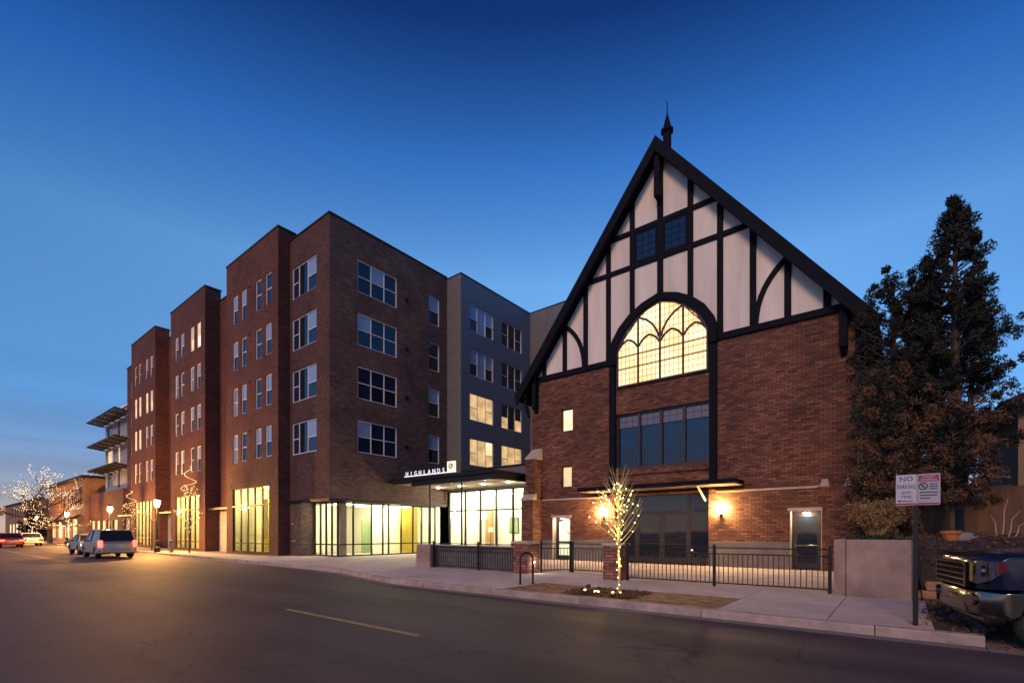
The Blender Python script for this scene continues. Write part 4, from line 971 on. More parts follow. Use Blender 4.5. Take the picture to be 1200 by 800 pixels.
for x, y, lb in ((-20.2, 25.3, "brown lounge chair in the lobby window, left of the pair"), (-18.2, 25.5, "brown lounge chair in the lobby window, right of the pair")):
    t = thing("lounge_chair", (x, y, .16), lb, "chair", "lobby lounge chairs")
    m = MB(); m.cbox(x-.36, x+.36, y-.35, y+.35, .36, .55, .04); obj("seat", m, "wood_int", t); m = MB(); m.cbox(x-.36, x+.36, y+.27, y+.42, .55, 1.05, .04); obj("backrest", m, "wood_int", t)
    for a in (-.3, .3):
        for b2 in (-.28, .3): m = MB(); m.tube([(x+a, y+b2, .156), (x+a, y+b2, .37)], .025, 8); obj("leg", m, "black_metal", t)
t = thing("floor_lamp", (-23.4, 26.8, .16), "floor lamp with a pale shade standing in the lobby", "lamp")
m = MB(); m.lathe([(.16, 0), (.16, .02), (.02, .04), (.02, 1.5)], (-23.4, 26.8, .157), 12); obj("stand", m, "black_metal", t); m = MB(); m.lathe([(.22, 1.45), (.15, 1.8)], (-23.4, 26.8, .157), 14); obj("lamp_shade", m, "awning_white", t)
# entrance canopy: flat roof, dropped beam, slatted soffit, downlights, two posts
CYF = 19.0
m = MB(); m.cbox(XC+.02, -16.4, CYF, LG-.02, 4.70, 4.86, .015); can = obj("entrance_canopy", m, "black_metal", flats)
m = MB(); m.cbox(-23.1, -16.45, CYF+.15, CYF+.40, 4.36, 4.70, .01); obj("fascia_beam", m, "black_metal", can)
m = MB(); m.cbox(-16.7, -16.45, CYF+.40, LG-.1, 4.40, 4.70, .01); obj("fascia_beam", m, "black_metal", can)
for i in range(16):
    y = CYF+.55+i*.29; m = MB(); m.box(-24.9, -16.72, y, y+.16, 4.56, 4.64); obj("slat", m, "stone_band", can)
for x, y in ((-24.0, 22.2), (-22.0, 22.2), (-20.0, 22.2), (-18.0, 22.2), (-20.9, 20.3), (-18.2, 20.3)):
    m = MB(); m.lathe([(.10, 0), (.10, .05)], (x, y, 4.50), 12); obj("downlight", m, "lamp_white", can)
    if y > 21: lamp("canopy_light", can, (x, y, 4.40), 16, (1, .86, .6), .08)
for x in (-21.6, -19.0):
    m = MB(); m.tube([(x, CYF+.32, .15), (x, CYF+.32, 4.40)], .055, 10); obj("post", m, "black_metal", can)

# ------------------------------------------------------------------ name sign on the canopy
sign = thing("building_sign", (-21.3, CYF+.10, 4.86), "white lit HIGHLANDS letters standing on the black entrance canopy", "sign")
sx0 = -23.55; word = "HIGHLANDS"; adv = .40
for i, ch in enumerate(word):
    me = text_mesh(ch, .36, .012, "sign_light"); me.name = "letter"
    inst("letter", me, sign, (sx0+.12+adv*i, CYF+.10, 4.99))
m = MB(); m.box(sx0-.1, sx0+.1+adv*9+.62, CYF+.07, CYF+.13, 4.93, 4.985); obj("light_bar", m, "sign_light", sign)
m = MB()
for i in range(19): x = sx0+.2*i; m.box(x-.012, x+.012, CYF+.085, CYF+.115, 4.85, 4.935)
obj("support", m, "black_metal", sign)
m = MB(); lx0 = sx0+adv*9+.06; m.cbox(lx0, lx0+.62, CYF+.04, CYF+.16, 4.99, 5.55, .02); lg = obj("logo_box", m, "logo_light", sign)
m = MB()
cx, cz = lx0+.31, 5.28
for k in range(8):
    a0, a1 = k*PI/4, (k+1)*PI/4; m.beam((cx+.15*math.cos(a0), CYF+.03, cz+.13*math.sin(a0)), (cx+.15*math.cos(a1), CYF+.03, cz+.13*math.sin(a1)), .02, .05, (0, 0, 1))
m.beam((cx-.05, CYF+.03, cz-.04), (cx+.07, CYF+.03, cz+.05), .02, .05); obj("emblem", m, "bronze_frame", lg)

# ------------------------------------------------------------------ fences, piers, walls on the terrace edge
pk = {}
def fence(name, p0, p1, zb, h, label, cat, posts=(0, 1), spacing=0.115, group=None, leaf=False):
    p0, p1 = Vector((*p0, 0)), Vector((*p1, 0)); d = (p1-p0); L = d.length; d.normalize(); ang = math.atan2(d.y, d.x)
    t = thing(name, (p0.x, p0.y, zb), label, cat, group)
    for f in posts:
        m = MB(); m.cbox(-.035, .035, -.035, .035, 0, h+.07, .006); m.cbox(-.045, .045, -.045, .045, h+.07, h+.085, .004); inst("post", m.mesh("post", "black_metal"), t, p0+d*L*f+Vector((0, 0, zb)), ang)
    for f0, f1 in zip(posts, posts[1:]):
        for z in (.10, h-.16, h):
            m = MB(); m.box(f0*L+.035, f1*L-.035, -.019, .019, z-.016, z+.016); inst("rail", m.mesh("rail", "black_metal"), t, p0+Vector((0, 0, zb)), ang)
        n = int((f1-f0)*L/spacing)
        key = round(h, 2)
        if key not in pk: m = MB(); m.box(-.009, .009, -.009, .009, .116, h-.176); pk[key] = m.mesh("picket", "black_metal")
        for k in range(1, n): inst("picket", pk[key], t, p0+d*L*(f0+(f1-f0)*k/n)+Vector((0, 0, zb)), ang)
    return t
FYF = 13.65
fence("iron_fence", (-6.44, FYF), (-1.30, FYF), .14, 1.04, "black iron picket fence between the front brick pier and the concrete wall", "fence", (0, .49, 1), group="black iron fences on the terrace edge")
fence("iron_fence", (-15.0, 13.62), (-10.72, 13.62), .14, 1.0, "black iron picket fence in front of the dark ramp wall by the lobby", "fence", (0, .58, 1), group="black iron fences on the terrace edge")
fence("iron_gate", (-9.25, 15.1), (-7.85, 15.1), .14, 1.04, "black iron gate set back between the two brick piers", "gate", (0, 1))
fence("iron_fence", (-10.05, 14.25), (-9.35, 15.1), .14, 1.04, "short black iron fence running back from the left pier to the gate", "fence", (0, 1), group="black iron fences on the terrace edge")
fence("iron_fence", (-7.8, 15.1), (-6.9, 14.15), .14, 1.04, "short black iron fence running from the gate to the pier behind the sapling", "fence", (0, 1), group="black iron fences on the terrace edge")
def pier(x0, x1, y0, y1, z1, label):
    t = thing("brick_pier", ((x0+x1)/2, (y0+y1)/2, .13), label, "pier", "brick piers with stone caps")
    m = MB(); m.box(x0, x1, y0, y1, .12, z1); obj("shaft", m, "brick_pier", t)
    m = MB(); m.cbox(x0-.04, x1+.04, y0-.04, y1+.04, z1, z1+.09, .012); obj("cap", m, "stone_band", t)
    return t
pier(-7.17, -6.60, 13.48, 14.08, 1.17, "brick pier with stone cap standing behind the lit sapling")
pl = pier(-10.72, -10.10, 13.50, 14.20, 1.19, "brick pier with stone cap and small step light beside the bike rack")
m = MB(); m.cbox(-10.10, -10.07, 13.78, 13.92, .50, .60, .008); sl = obj("step_light", m, "black_metal", pl)
m = MB(); m.box(-10.07, -10.062, 13.81, 13.89, .52, .57); obj("lens", m, "lamp_white", sl)
lamp("step_lamp", sl, (-9.95, 13.85, .50), 5, (1, .86, .62), .03)
t = thing("ramp_wall", (-13, 14.3, .13), "low dark block wall behind the iron fence by the lobby", "wall")
m = MB(); m.box(-14.95, -10.75, 13.85, 14.05, .12, 1.03); obj("block_wall", m, "block_grey", t)
m = MB(); m.cbox(-14.97, -10.74, 13.82, 14.08, 1.03, 1.08, .01); obj("coping", m, "concrete", t)
t = thing("end_wall", (-15.4, 13.6, .13), "short thick concrete wall end beside the lobby ramp fence", "wall")
m = MB(); m.prism([(-15.98, .12), (-15.05, .12), (-15.05, 1.09), (-15.86, 1.09)], lambda x, z: (x, 13.45, z), lambda x, z: (x, 14.1, z)); o = obj("concrete_block", m, "concrete_wall", t)
o.modifiers.new("bevel", 'BEVEL').width = .015
t = thing("retaining_wall", (-.5, 13.5, .13), "tan concrete retaining wall right of the iron fence with soil behind", "wall")
for a, b in ((-1.20, -.975), (-.965, .19)):
    m = MB(); m.cbox(a, b, 13.40, 13.62, .12, 1.43, .012); obj("wall_panel", m, "concrete_wall", t)
m = MB(); m.cbox(-1.20, -.98, 13.625, 21.2, .12, 1.43, .012); obj("return_wall", m, "concrete_wall", t)
m = MB(); m.cbox(.195, .225, 13.42, 13.60, .12, 1.44, .005); obj("end_trim", m, "grey_panel", t)
# soil bank behind the wall and sloping up on the right
nx, ny = 70, 40
g = OM()
def bank_z(x, y):
    f = min(1, max(0, (y-13.75)/1.9)); f = f*f*(3-2*f)
    z = .12+1.30*f+.02*(y-15.6 if y > 15.6 else 0)
    if x < .26: z = max(z, 1.34)
    return z+.05*math.sin(3.1*x+1.7*y)*f+.035*math.sin(7.3*x-2.2*y)*f+rnd.uniform(-.025, .025)*(1 if y > 13.9 else .4)
X0, X1, Y0, Y1 = -.97, 16.0, 13.63, 24
vs = []
for j in range(ny+1):
    y = Y0+(Y1-Y0)*(j/ny)**1.6
    for i in range(nx+1): x = X0+(X1-X0)*(i/nx)**1.5; vs.append((x, y, bank_z(x, y)))
g.add(vs, [(j*(nx+1)+i, j*(nx+1)+i+1, (j+1)*(nx+1)+i+1, (j+1)*(nx+1)+i) for j in range(ny) for i in range(nx)])
obj("soil_bank", g, "soil_bank", kind="structure", smooth=True)
# verge of dirt and dead leaves between kerb and bank on the right
cs = [(rnd.uniform(.45, .88), rnd.uniform(9.65, 13.6), .15) for _ in range(45)]+[(rnd.uniform(.95, 3), rnd.uniform(9.3, 12.5), .02) for _ in range(30)]+[(rnd.uniform(.3, 6), rnd.uniform(14.3, 18), 0) for _ in range(260)]
cs = [(x, y, (bank_z(x, y)+.02) if z == 0 else z) for x, y, z in cs]
o = link("leaf_litter", leaf_mesh("leaf_litter", cs, [.30]*len(cs), [14]*len(cs), .045, "leaf_brown", 8, .12)); o["kind"] = "stuff"
# tan landscape blocks at the foot of the bank
for i, (x, y, z, lb) in enumerate([(.42, 13.95, .14, "left tan landscape block of the bottom course below the soil bank"), (.86, 13.80, .14, "right tan landscape block of the bottom course below the soil bank"), (.62, 13.98, .33, "tan landscape block lying on top of the two lower ones")]):
    m = MB(); m.cbox(x-.20, x+.20, y-.15, y+.15, z, z+.185, .03)
    for k in range(len(m.v)): m.v[k] = tuple(c+rnd.uniform(-.012, .012) for c in m.v[k])
    tag(obj("landscape_block", m, "block_tan"), lb, "block", "landscape blocks below the bank")
# terracotta pot, boulder, dead stalk, on top of the bank
zb = bank_z(1.0, 16.1)
t = thing("flower_pot", (.98, 16.1, zb), "orange terracotta flower pot on top of the soil bank", "pot")
m = MB(); m.lathe([(.12, -.05), (.17, .17), (.20, .17), (.21, .24), (.18, .24), (.16, .19)], (.98, 16.1, zb), 18); obj("bowl", m, "terracotta", t, smooth=False)
m = MB(); m.lathe([(.155, .185), (.02, .20)], (.98, 16.1, zb), 18); obj("potting_soil", m, "soil", t)
m = MB(); m.sphere((1.28, 16.2, zb+.05), .24, 3, .6)
for k in range(len(m.v)): x, y, z = m.v[k]; s = 1+.15*math.sin(9*x+3*y)+.1*math.sin(13*z+5*y); m.v[k] = (1.28+(x-1.28)*s, 16.2+(y-16.2)*s, zb+.05+(z-zb-.05)*s)
tag(obj("boulder", m, "boulder", smooth=True), "grey boulder lying beside the terracotta pot", "rock")
t = thing("dead_plant", (2.0, 16.0, zb), "leafless pale forked stalks standing on the soil bank", "plant")
for (dx, dy, h, lean) in ((0, 0, 1.0, .12), (.08, .03, .7, .25), (-.05, .02, .6, -.15), (.14, -.04, .5, .4)):
    m = MB(); m.tube([(1.85+dx, 16+dy, zb-.08), (1.85+dx+lean*.3, 16+dy, zb+h*.4), (1.85+dx+lean*.35, 16+dy, zb+h*.7), (1.85+dx+lean*.9, 16+dy, zb+h)], [.014, .011, .008, .004], 6); obj("stalk", m, "stone_band", t)
# board fence behind the tree, neighbour's house
t = thing("board_fence", (2.5, 20, 1.4), "weathered brown board fence behind the conifers", "fence")
for i in range(44):
    x = -.4+.155*i; m = MB(); m.cbox(x, x+.158, 20+rnd.uniform(-.008, .008), 20.03, 1.25, 2.95+rnd.uniform(-.03, .03), .005); obj("board", m, "fence_wood", t)
for z in (1.6, 2.7): m = MB(); m.box(-.4, 6.4, 20.035, 20.10, z, z+.09); obj("rail", m, "fence_wood", t)
t = thing("neighbour_house", (7, 29, 1.4), "tan house with a dark eave half hidden behind the conifers at right", "house")
m = OM(); x0, x1, y0, y1 = 3.35, 13, 25.3, 36
for o_, u_, a, b in (((0, y0, 0), (1, 0, 0), x0, x1), ((x1, 0, 0), (0, 1, 0), y0, y1), ((x0, 0, 0), (0, -1, 0), -y1, -y0), ((0, y1, 0), (-1, 0, 0), -x1, -x0)): wall(m, o_, u_, a, b, 1.2, 6.1)
obj("wall", m, "house_wall", t)
m = MB(); e = .55; m.add([(x0-e, y0-e, 6.1), (x1+e, y0-e, 6.1), (x1+e, y1+e, 6.1), (x0-e, y1+e, 6.1), (x0-e, y0-e, 6.28), (x1+e, y0-e, 6.28), (x1+e, y1+e, 6.28), (x0-e, y1+e, 6.28), (x0+3, (y0+y1)/2, 8.6), (x1-3, (y0+y1)/2, 8.6)],
      [(3, 2, 1, 0), (0, 1, 5, 4), (1, 2, 6, 5), (2, 3, 7, 6), (3, 0, 4, 7), (4, 5, 9, 8), (6, 7, 8, 9), (5, 6, 9), (7, 4, 8)]); obj("roof", m, "shingle", t)
for a in (4.4, 7.5):
    m = MB(); m.box(a, a+1.2, y0-.06, y0+.02, 3.2, 4.8); wv = obj("window", m, "white_frame", t); p = MB(); p.box(a+.1, a+1.1, y0-.075, y0-.061, 3.3, 4.7); obj("pane", p, "pane_dark", wv)

# ------------------------------------------------------------------ bike rack, parking sign
t = thing("bike_rack", (-8.2, 10.9, .15), "black inverted U bike rack on the sidewalk by the left pier", "bike rack")
m = MB(); pts = [(-8.27, 10.72, .14), (-8.27, 10.72, .86)]
for k in range(1, 9): a = PI-PI*k/9; pts.append((-8.17+.10*math.cos(a)*1.0, 10.88+.0-.16*math.cos(a)*-1 if False else 10.88+.16*math.cos(a), .86+.16*math.sin(a)))
pts += [(-8.07, 11.04, .86), (-8.07, 11.04, .14)]
m.tube(pts, .03, 10); obj("hoop", m, "black_metal", t, smooth=True)
for x, y in ((-8.27, 10.72), (-8.07, 11.04)):
    m = MB(); m.lathe([(.07, .146), (.07, .16), (.035, .165)], (x, y, 0), 12); obj("base_plate", m, "black_metal", t)
t = thing("parking_sign", (.18, 9.84, .15), "two white and red no parking panels on a black square post", "sign")
m = MB(); m.cbox(.15, .22, 9.81, 9.88, .10, 2.03, .006); m.cbox(.17, .20, 9.85, 9.875, 2.0, 2.45, .004); obj("post", m, "black_metal", t)
def rr(x0, x1, z0, z1, r):
    p = []
    for cx, cz, a in ((x1-r, z0+r, -90), (x1-r, z1-r, 0), (x0+r, z1-r, 90), (x0+r, z0+r, 180)):
        p += [(cx+r*math.cos(R(a+k*30)), cz+r*math.sin(R(a+k*30))) for k in range(4)]
    return p
SYF = 9.80
def print_bar(x0, x1, z0, z1, mt, par, d=.003): m = MB(); m.box(x0, x1, SYF-d, SYF, z0, z1); return obj("print", m, mt, par)
def put(s, x, z, size, mt, par, sc=(1, 1)): me = text_mesh(s, size, .0008, mt, sc); return inst("lettering", me, par, (x, SYF-.0025, z))
m = MB(); m.prism(rr(-.055, .20, 2.015, 2.495, .02), lambda x, z: (x, SYF, z), lambda x, z: (x, SYF+.004, z)); a = obj("sign_panel", m, "sign_white", t, label="left panel reading NO PARKING ANY TIME with an arrow")
put("NO", .0725, 2.395, .105, "print_dark", a); put("PARKING", .0725, 2.275, .098, "print_dark", a, (.56, 1)); put("ANY", .0725, 2.195, .062, "print_dark", a); put("TIME", .0725, 2.128, .062, "print_dark", a)
m = MB(); m.box(-.01, .15, SYF-.003, SYF, 2.078, 2.090); m.prism([(-.035, 2.084), (.0, 2.062), (.0, 2.106)], lambda x, z: (x, SYF-.003, z), lambda x, z: (x, SYF, z)); obj("arrow", m, "print_dark", a)
print_bar(-.05, .195, 2.025, 2.050, "sign_red", a)
m = MB(); m.prism(rr(.205, .475, 2.015, 2.495, .02), lambda x, z: (x, SYF, z), lambda x, z: (x, SYF+.004, z)); b = obj("sign_panel", m, "sign_grey", t, label="right panel with a red STREET SWEEPING band")
print_bar(.22, .46, 2.375, 2.475, "sign_red", b, .002)
put("STREET", .34, 2.43, .048, "print_pale", b); put("SWEEPING", .34, 2.385, .048, "print_pale", b, (.85, 1))
m = MB(); ring = [(.275+.05*math.cos(k*PI/8), SYF-.003, 2.305+.05*math.sin(k*PI/8)) for k in range(17)]; m.tube(ring, .007, 5); m.beam((.24, SYF-.004, 2.34), (.31, SYF-.004, 2.27), .004, .014, (0, 0, 1)); obj("symbol", m, "print_dark", b); put("P", .275, 2.275, .08, "print_dark", b)
for z, x0, x1 in ((2.335, .35, .44), (2.30, .345, .45), (2.265, .35, .44), (2.21, .23, .45), (2.165, .235, .44), (2.12, .24, .36)): print_bar(x0, x1, z-.008, z+.008, "print_dark", b)
print_bar(.215, .465, 2.025, 2.050, "sign_red", b)
m = MB(); m.lathe([(.008, 0), (.008, .03)], (-.045, SYF+.01, 2.495), 8); obj("bolt", m, "chrome", t)

# ------------------------------------------------------------------ trees
def limb(m, p, d, L, r, n, rg, bend=.25, up=.1, tips=None, seg=5, sides=6):
    pts, rad = [Vector(p)], [r]; d = Vector(d).normalized()
    for k in range(seg):
        d = (d+Vector((rg.uniform(-1, 1), rg.uniform(-1, 1), rg.uniform(-1, 1)))*bend/seg*2+Vector((0, 0, up/seg))).normalized()
        pts.append(pts[-1]+d*L/seg); rad.append(r*(1-.75*(k+1)/seg))
    m.tube(pts, rad, sides)
    if tips is not None: tips += pts[1:]
    return pts, d
def conifer(name, base, h, r, label, mats, seed, spires=(), z_low=.12, n_br=150, prof=None, lean=(0, 0), leaf=.06, ct=105, thin=0):
    rg = random.Random(seed); x, y, z = base
    t = thing(name, base, label, "tree", "conifers right of the church")
    m = MB(); m.tube([(x, y, z-.3), (x+lean[0]*.4, y+lean[1]*.4, z+h*.4), (x+lean[0], y+lean[1], z+h*.97)], [.22*h/10, .14*h/10, .02], 9)
    for s in spires: m.tube([(x, y, z+.1), (x+s[0]*.6, y+s[1]*.6, z+s[2]*.35), (x+s[0], y+s[1], z+s[2]*.95)], [.13, .09, .02], 7)
    obj("trunk", m, "bark", t)
    cl = {k: ([], [], []) for k in mats}; bm_ = MB()
    axes = [((0, 0), h, r, n_br)]+[((s[0], s[1]), s[2], s[3], int(n_br*.5)) for s in spires]
    for (ox, oy), hh, rr_, nb in axes:
        for i in range(nb):
            f = z_low+(1-z_low)*(i+rg.random())/nb; zz = z+hh*f*.98
            pr = prof(f) if prof else (1-f)**.7
            if thin and f < .55 and rg.random() < thin: continue
            L = rr_*pr*rg.uniform(.65, 1.12)+.12; a = i*2.4+rg.uniform(-.5, .5)
            sx = x+ox*min(1, f*1.2)+lean[0]*f; sy = y+oy*min(1, f*1.2)+lean[1]*f
            d = Vector((math.cos(a), math.sin(a), .25+.5*f)); p0 = Vector((sx, sy, zz-L*.2)); p1 = p0+d*L
            bm_.tube([p0, p0+d*L*.5+Vector((0, 0, -.04)), p1], [.03, .018, .006], 4, cap=False)
            nn = max(2, int(L/.28))
            for k in range(nn):
                u = .35+.65*(k+.6)/nn; q = p0+d*L*u+Vector((rg.uniform(-.12, .12), rg.uniform(-.12, .12), rg.uniform(-.1, .12)))
                key = mats[0] if rg.random() < .62 else mats[1]
                if len(mats) > 2 and zz-z < h*.42 and rg.random() < .7: key = mats[2]  # lower branches take the browner leaves as painted-in street light
                c = cl[key]; c[0].append(q[:]); c[1].append(rg.uniform(.13, .25)*(1.15-.4*f)); c[2].append(int(ct*rg.uniform(.5, 1.3)))
    obj("branch", bm_, "bark", t)
    for i, k in enumerate(mats):
        if cl[k][0]: link("crown", leaf_mesh("crown", *cl[k], leaf, k, seed+i, 1.0, .2, .3), t)
    return t
conifer("conifer_tree", (1.20, 18.4, 1.35), 9.6, 1.62, "tall dark pointed conifer rising above everything at right", ("leaf_dark", "leaf_mid", "leaf_brown"), 11,
        spires=((-.55, .1, 8.2, .75), (.45, .2, 7.2, .7)), z_low=.27, n_br=150, thin=.32, prof=lambda f: (math.sin(min(1, (1-f)*1.25)*PI/2))**1.1*(1 if f > .4 else .85))
conifer("conifer_tree", (-.15, 18.9, 1.35), 7.9, 1.15, "shorter twin topped conifer beside the church eave", ("leaf_dark", "leaf_mid", "leaf_brown"), 12,
        spires=((.55, .0, 7.3, .55),), z_low=.2, n_br=120, prof=lambda f: .55+.45*math.sin(f*PI))
conifer("juniper_tree", (-.38, 16.9, 1.35), 4.6, .85, "brownish juniper in front of the church corner, lit from the street", ("leaf_brown", "leaf_mid", "leaf_brown"), 13,
        z_low=.04, n_br=130, prof=lambda f: .5+.5*math.sin(min(1, f*1.1+.15)*PI)**.8, ct=90)
conifer("juniper_tree", (1.05, 17.0, 1.35), 3.4, .8, "low brownish juniper in front of the tall conifer's trunk", ("leaf_brown", "leaf_mid", "leaf_brown"), 14,
        z_low=.30, n_br=60, prof=lambda f: .6+.4*math.sin(f*PI), ct=80)
# dry straw coloured shrub behind the retaining wall
t = thing("dry_shrub", (-.5, 14.6, 1.35), "straw coloured dry shrub above the concrete wall", "shrub")
m = MB(); cs = []; rg = random.Random(5)
for i in range(90):
    a = rg.uniform(0, 2*PI); s = rg.uniform(.1, .55); pts = [(-.48+.05*math.cos(a), 14.6+.05*math.sin(a), 1.28), (-.48+s*.5*math.cos(a), 14.6+s*.4*math.sin(a), 1.28+.45), (-.48+s*math.cos(a), 14.6+s*.7*math.sin(a), 1.3+rg.uniform(.6, 1.05))]
    m.tube(pts, [.008, .006, .003], 4, cap=False); cs += [Vector(pts[1]).lerp(Vector(pts[2]), u)[:] for u in (.2, .6, 1)]
obj("stem", m, "leaf_dry", t); link("foliage", leaf_mesh("foliage", cs, [.10]*len(cs), [14]*len(cs), .045, "leaf_dry", 21, 1.0, 0, .3), t)
cs = [(rg.uniform(-.92, .1), rg.uniform(13.75, 14.3), 1.42) for _ in range(60)]
o = link("low_hedge", leaf_mesh("low_hedge", cs, [.14]*60, [40]*60, .05, "leaf_low", 22, .8)); tag(o, "low green ground cover along the top of the concrete wall", "plant")

bulb_me = MB().sphere((0, 0, 0), .0108, 1).mesh("bulb", "bulb_yellow")
# sapling with a string of lights
t = thing("sapling", (-5.12, 10.40, .15), "slim leafless sapling in the paved tree pit wrapped with lights", "tree")
rg = random.Random(4); m = MB(); tr_pts = [(-5.12, 10.40, .10), (-5.11, 10.41, .8), (-5.14, 10.40, 1.5), (-5.13, 10.39, 2.3), (-5.15, 10.4, 3.1)]
m.tube(tr_pts, [.034, .030, .025, .016, .005], 8); obj("trunk", m, "bark_glow", t)
tips = []; m = MB()
for i in range(46):
    f = i/46; z = 1.25+1.45*f; a = i*2.4+rg.uniform(-.3, .3); L = (1.15-.6*f)*rg.uniform(.75, 1.1)
    limb(m, (-5.13, 10.4, z), (math.cos(a)*.95, math.sin(a)*.95, .62+.7*f), L, .013, 4, rg, .22, .55, tips, 5, 5)
    if rg.random() < .7: q = tips[-3]; limb(m, q, (math.cos(a+.6), math.sin(a+.6), 1.1), L*.45, .006, 3, rg, .2, .4, None, 3, 4)
obj("branch", m, "bark_glow", t)
t = thing("string_lights", (-5.12, 10.40, .15), "string of warm yellow fairy lights wound up the sapling", "string lights")
wire = []
for k in range(150):
    f = k/149; z = .2+2.6*f; a = k*.55; r = .045 if z < 1.2 else .06; x, y = -5.12+r*math.cos(a), 10.4+r*math.sin(a); wire.append((x, y, z))
    if k % 5 == 0: inst("bulb", bulb_me, t, (x, y-.01, z))
m = MB(); m.tube(wire, .003, 4); obj("wire", m, "plastic_black", t)
for q in tips:
    if q.z < 2.75 and rg.random() < .5: inst("bulb", bulb_me, t, (q.x+rg.uniform(-.02, .02), q.y+rg.uniform(-.02, .02), q.z+rg.uniform(-.02, .02)))
for z in (.9, 1.6, 2.2): lamp("bulb_glow", t, (-5.13, 10.28, z), 4.5, (1, .78, .27), .12)
t = thing("ground_spotlight", (-5.95, 10.35, .15), "small spike mounted spotlight shining in the tree pit", "lamp")
m = MB(); m.tube([(-5.95, 10.35, .1), (-5.95, 10.35, .24), (-5.90, 10.36, .28)], .02, 8); m.tube([(-5.97, 10.35, .27), (-5.86, 10.37, .31)], .04, 10); obj("housing", m, "black_metal", t)
for x, y in ((-5.95, 10.28), (-5.62, 10.18), (-5.56, 10.2), (-5.2, 10.25)):
    m = MB(); m.sphere((x, y, .20), .028, 1); obj("bulb", m, "bulb_yellow", t)

def bare_tree(name, base, h, label, seed, bulbs, group=None, spread=1.0):
    rg = random.Random(seed); x, y, z = base; t = thing(name, base, label, "tree", group)
    m = MB(); m.tube([(x, y, z-.2), (x-.05*h*.3, y, z+h*.14), (x+.02*h, y, z+h*.27)], [.045*h*.55, .036*h*.55, .03*h*.55], 9); obj("trunk", m, "bark", t)
    br = MB(); tips = []
    def rec(p, d, L, r, dep):
        pts, dd = limb(br, p, d, L, r, 4, rg, .45, .12, tips if dep < 4 else None, 4, 6 if dep > 2 else 4)
        if dep == 0: return
        for k in range(3 if dep > 1 else 2):
            q = pts[rg.choice((2, 3, 4))]; a = rg.uniform(0, 2*PI)
            nd = (dd+Vector((math.cos(a), math.sin(a), rg.uniform(-.2, .5)))*.75*spread).normalized(); rec(q, nd, L*.68, r*.55, dep-1)
    for k in range(7):
        a = k*2*PI/7+.4; rec(Vector((x+.02*h, y, z+h*(.24-.03*(k%2)))), Vector((math.cos(a)*.8*spread, math.sin(a)*.8*spread, (.12, .9)[k%2])), h*.33, .016*h, 4)
    obj("branch", br, "bark", t)
    if bulbs:
        s = thing("string_lights", (x, y, z+h*.3), label.split(" standing")[0].replace("bare street tree", "white fairy lights strung through the bare street tree")+" by the corner" if False else "white fairy lights strung through the large bare street tree", "string lights")
        b = MB()
        for q in rg.sample(tips, min(bulbs, len(tips))): b.sphere((q.x, q.y-.02, q.z), .033, 1)
        o = obj("bulb", b, "bulb_white", s); o["kind"] = "stuff"
    return t
bare_tree("bare_tree", (-86.5, 11.9, .13), 11.6, "large bare street tree standing at the far corner before the old brick shop", 31, 1500, spread=1.05)
# young trees in front of the flats with spiral lights
def spiral_tree(x, y, h, label, lb2, seed, body=True):
    rg = random.Random(seed); t = thing("bare_tree", (x, y, .15), label, "tree", "young trees in front of the flats")
    m = MB(); m.tube([(x, y, .1), (x, y, h*.5), (x+.05, y, h)], [.06, .04, .012], 7); obj("trunk", m, "bark", t); m = MB(); tips = []
    for i in range(26):
        f = i/26; a = i*2.4; limb(m, (x, y, h*(.25+.6*f)), (math.cos(a)*.8, math.sin(a)*.8, .9), (1.5-.8*f)*rg.uniform(.7, 1.1), .018, 4, rg, .25, .4, tips, 4, 4)
    obj("branch", m, "bark", t)
    s = thing("string_lights", (x, y, .15), lb2, "string lights", "fairy lights on the young trees")
    b = MB(); n = 0
    for q in tips:
        if rg.random() < .5: b.sphere((q.x, q.y-.02, q.z), .02, 1)
    for k in range(60): f = k/59; a = f*14; r = .55*(1-f)**.6+.05; b.sphere((x+r*math.cos(a), y+r*math.sin(a), h*(.72+.42*f)), .018, 1)
    w = MB(); w.tube([(x+(.55*(1-k/59)**.6+.05)*math.cos(k/59*14), y+(.55*(1-k/59)**.6+.05)*math.sin(k/59*14), h*(.72+.42*k/59)) for k in range(60)], .012, 4); obj("wire", w, "plastic_black", s)
    o = obj("bulb", b, "bulb_amber", s); o["kind"] = "stuff"
spiral_tree(-38.6, 12.4, 5.4, "young bare tree before the middle bay of the flats", "fairy lights coiled on the young tree before the middle bay", 41)
spiral_tree(-53.5, 12.6, 4.6, "young bare tree before the farthest bay of the flats", "fairy lights coiled on the young tree before the farthest bay", 42)

# ------------------------------------------------------------------ street lamps, bollard
def street_lamp(x, y, label, watts=260):
    t = thing("street_lamp", (x, y, .15), label, "street lamp", "street lamps along the kerb")
    m = MB(); m.lathe([(.20, .12), (.20, .45), (.13, .55), (.11, .95), (.07, 1.0), (.05, 3.25), (.075, 3.3), (.10, 3.36)], (x, y, .02), 12); obj("post", m, "black_metal", t)
    m = MB(); m.lathe([(.10, 0), (.19, .30), (.20, .42), (.14, .52)], (x, y, 3.39), 12); obj("lantern", m, "lamp_street", t, smooth=True)
    m = MB(); m.lathe([(.23, 0), (.16, .10), (.04, .16), (.02, .28)], (x, y, 3.90), 12); obj("lamp_cap", m, "black_metal", t)
    lamp("lamp_light", t, (x, y-.32, 3.62), watts, (1, .45, .11), .22)
street_lamp(-42.0, 11.45, "street lamp on the kerb in front of the far bays of the flats", 3200)
street_lamp(-56.5, 11.8, "street lamp beyond the silver grey SUV", 2600)
street_lamp(-76.0, 11.9, "street lamp at the grey building's brick podium", 2200)
street_lamp(-98.0, 12.0, "street lamp farthest down the street before the old shops", 2200)
t = thing("bollard", (-40.3, 11.8, .15), "grey bollard on the sidewalk beside the street lamp", "bollard")
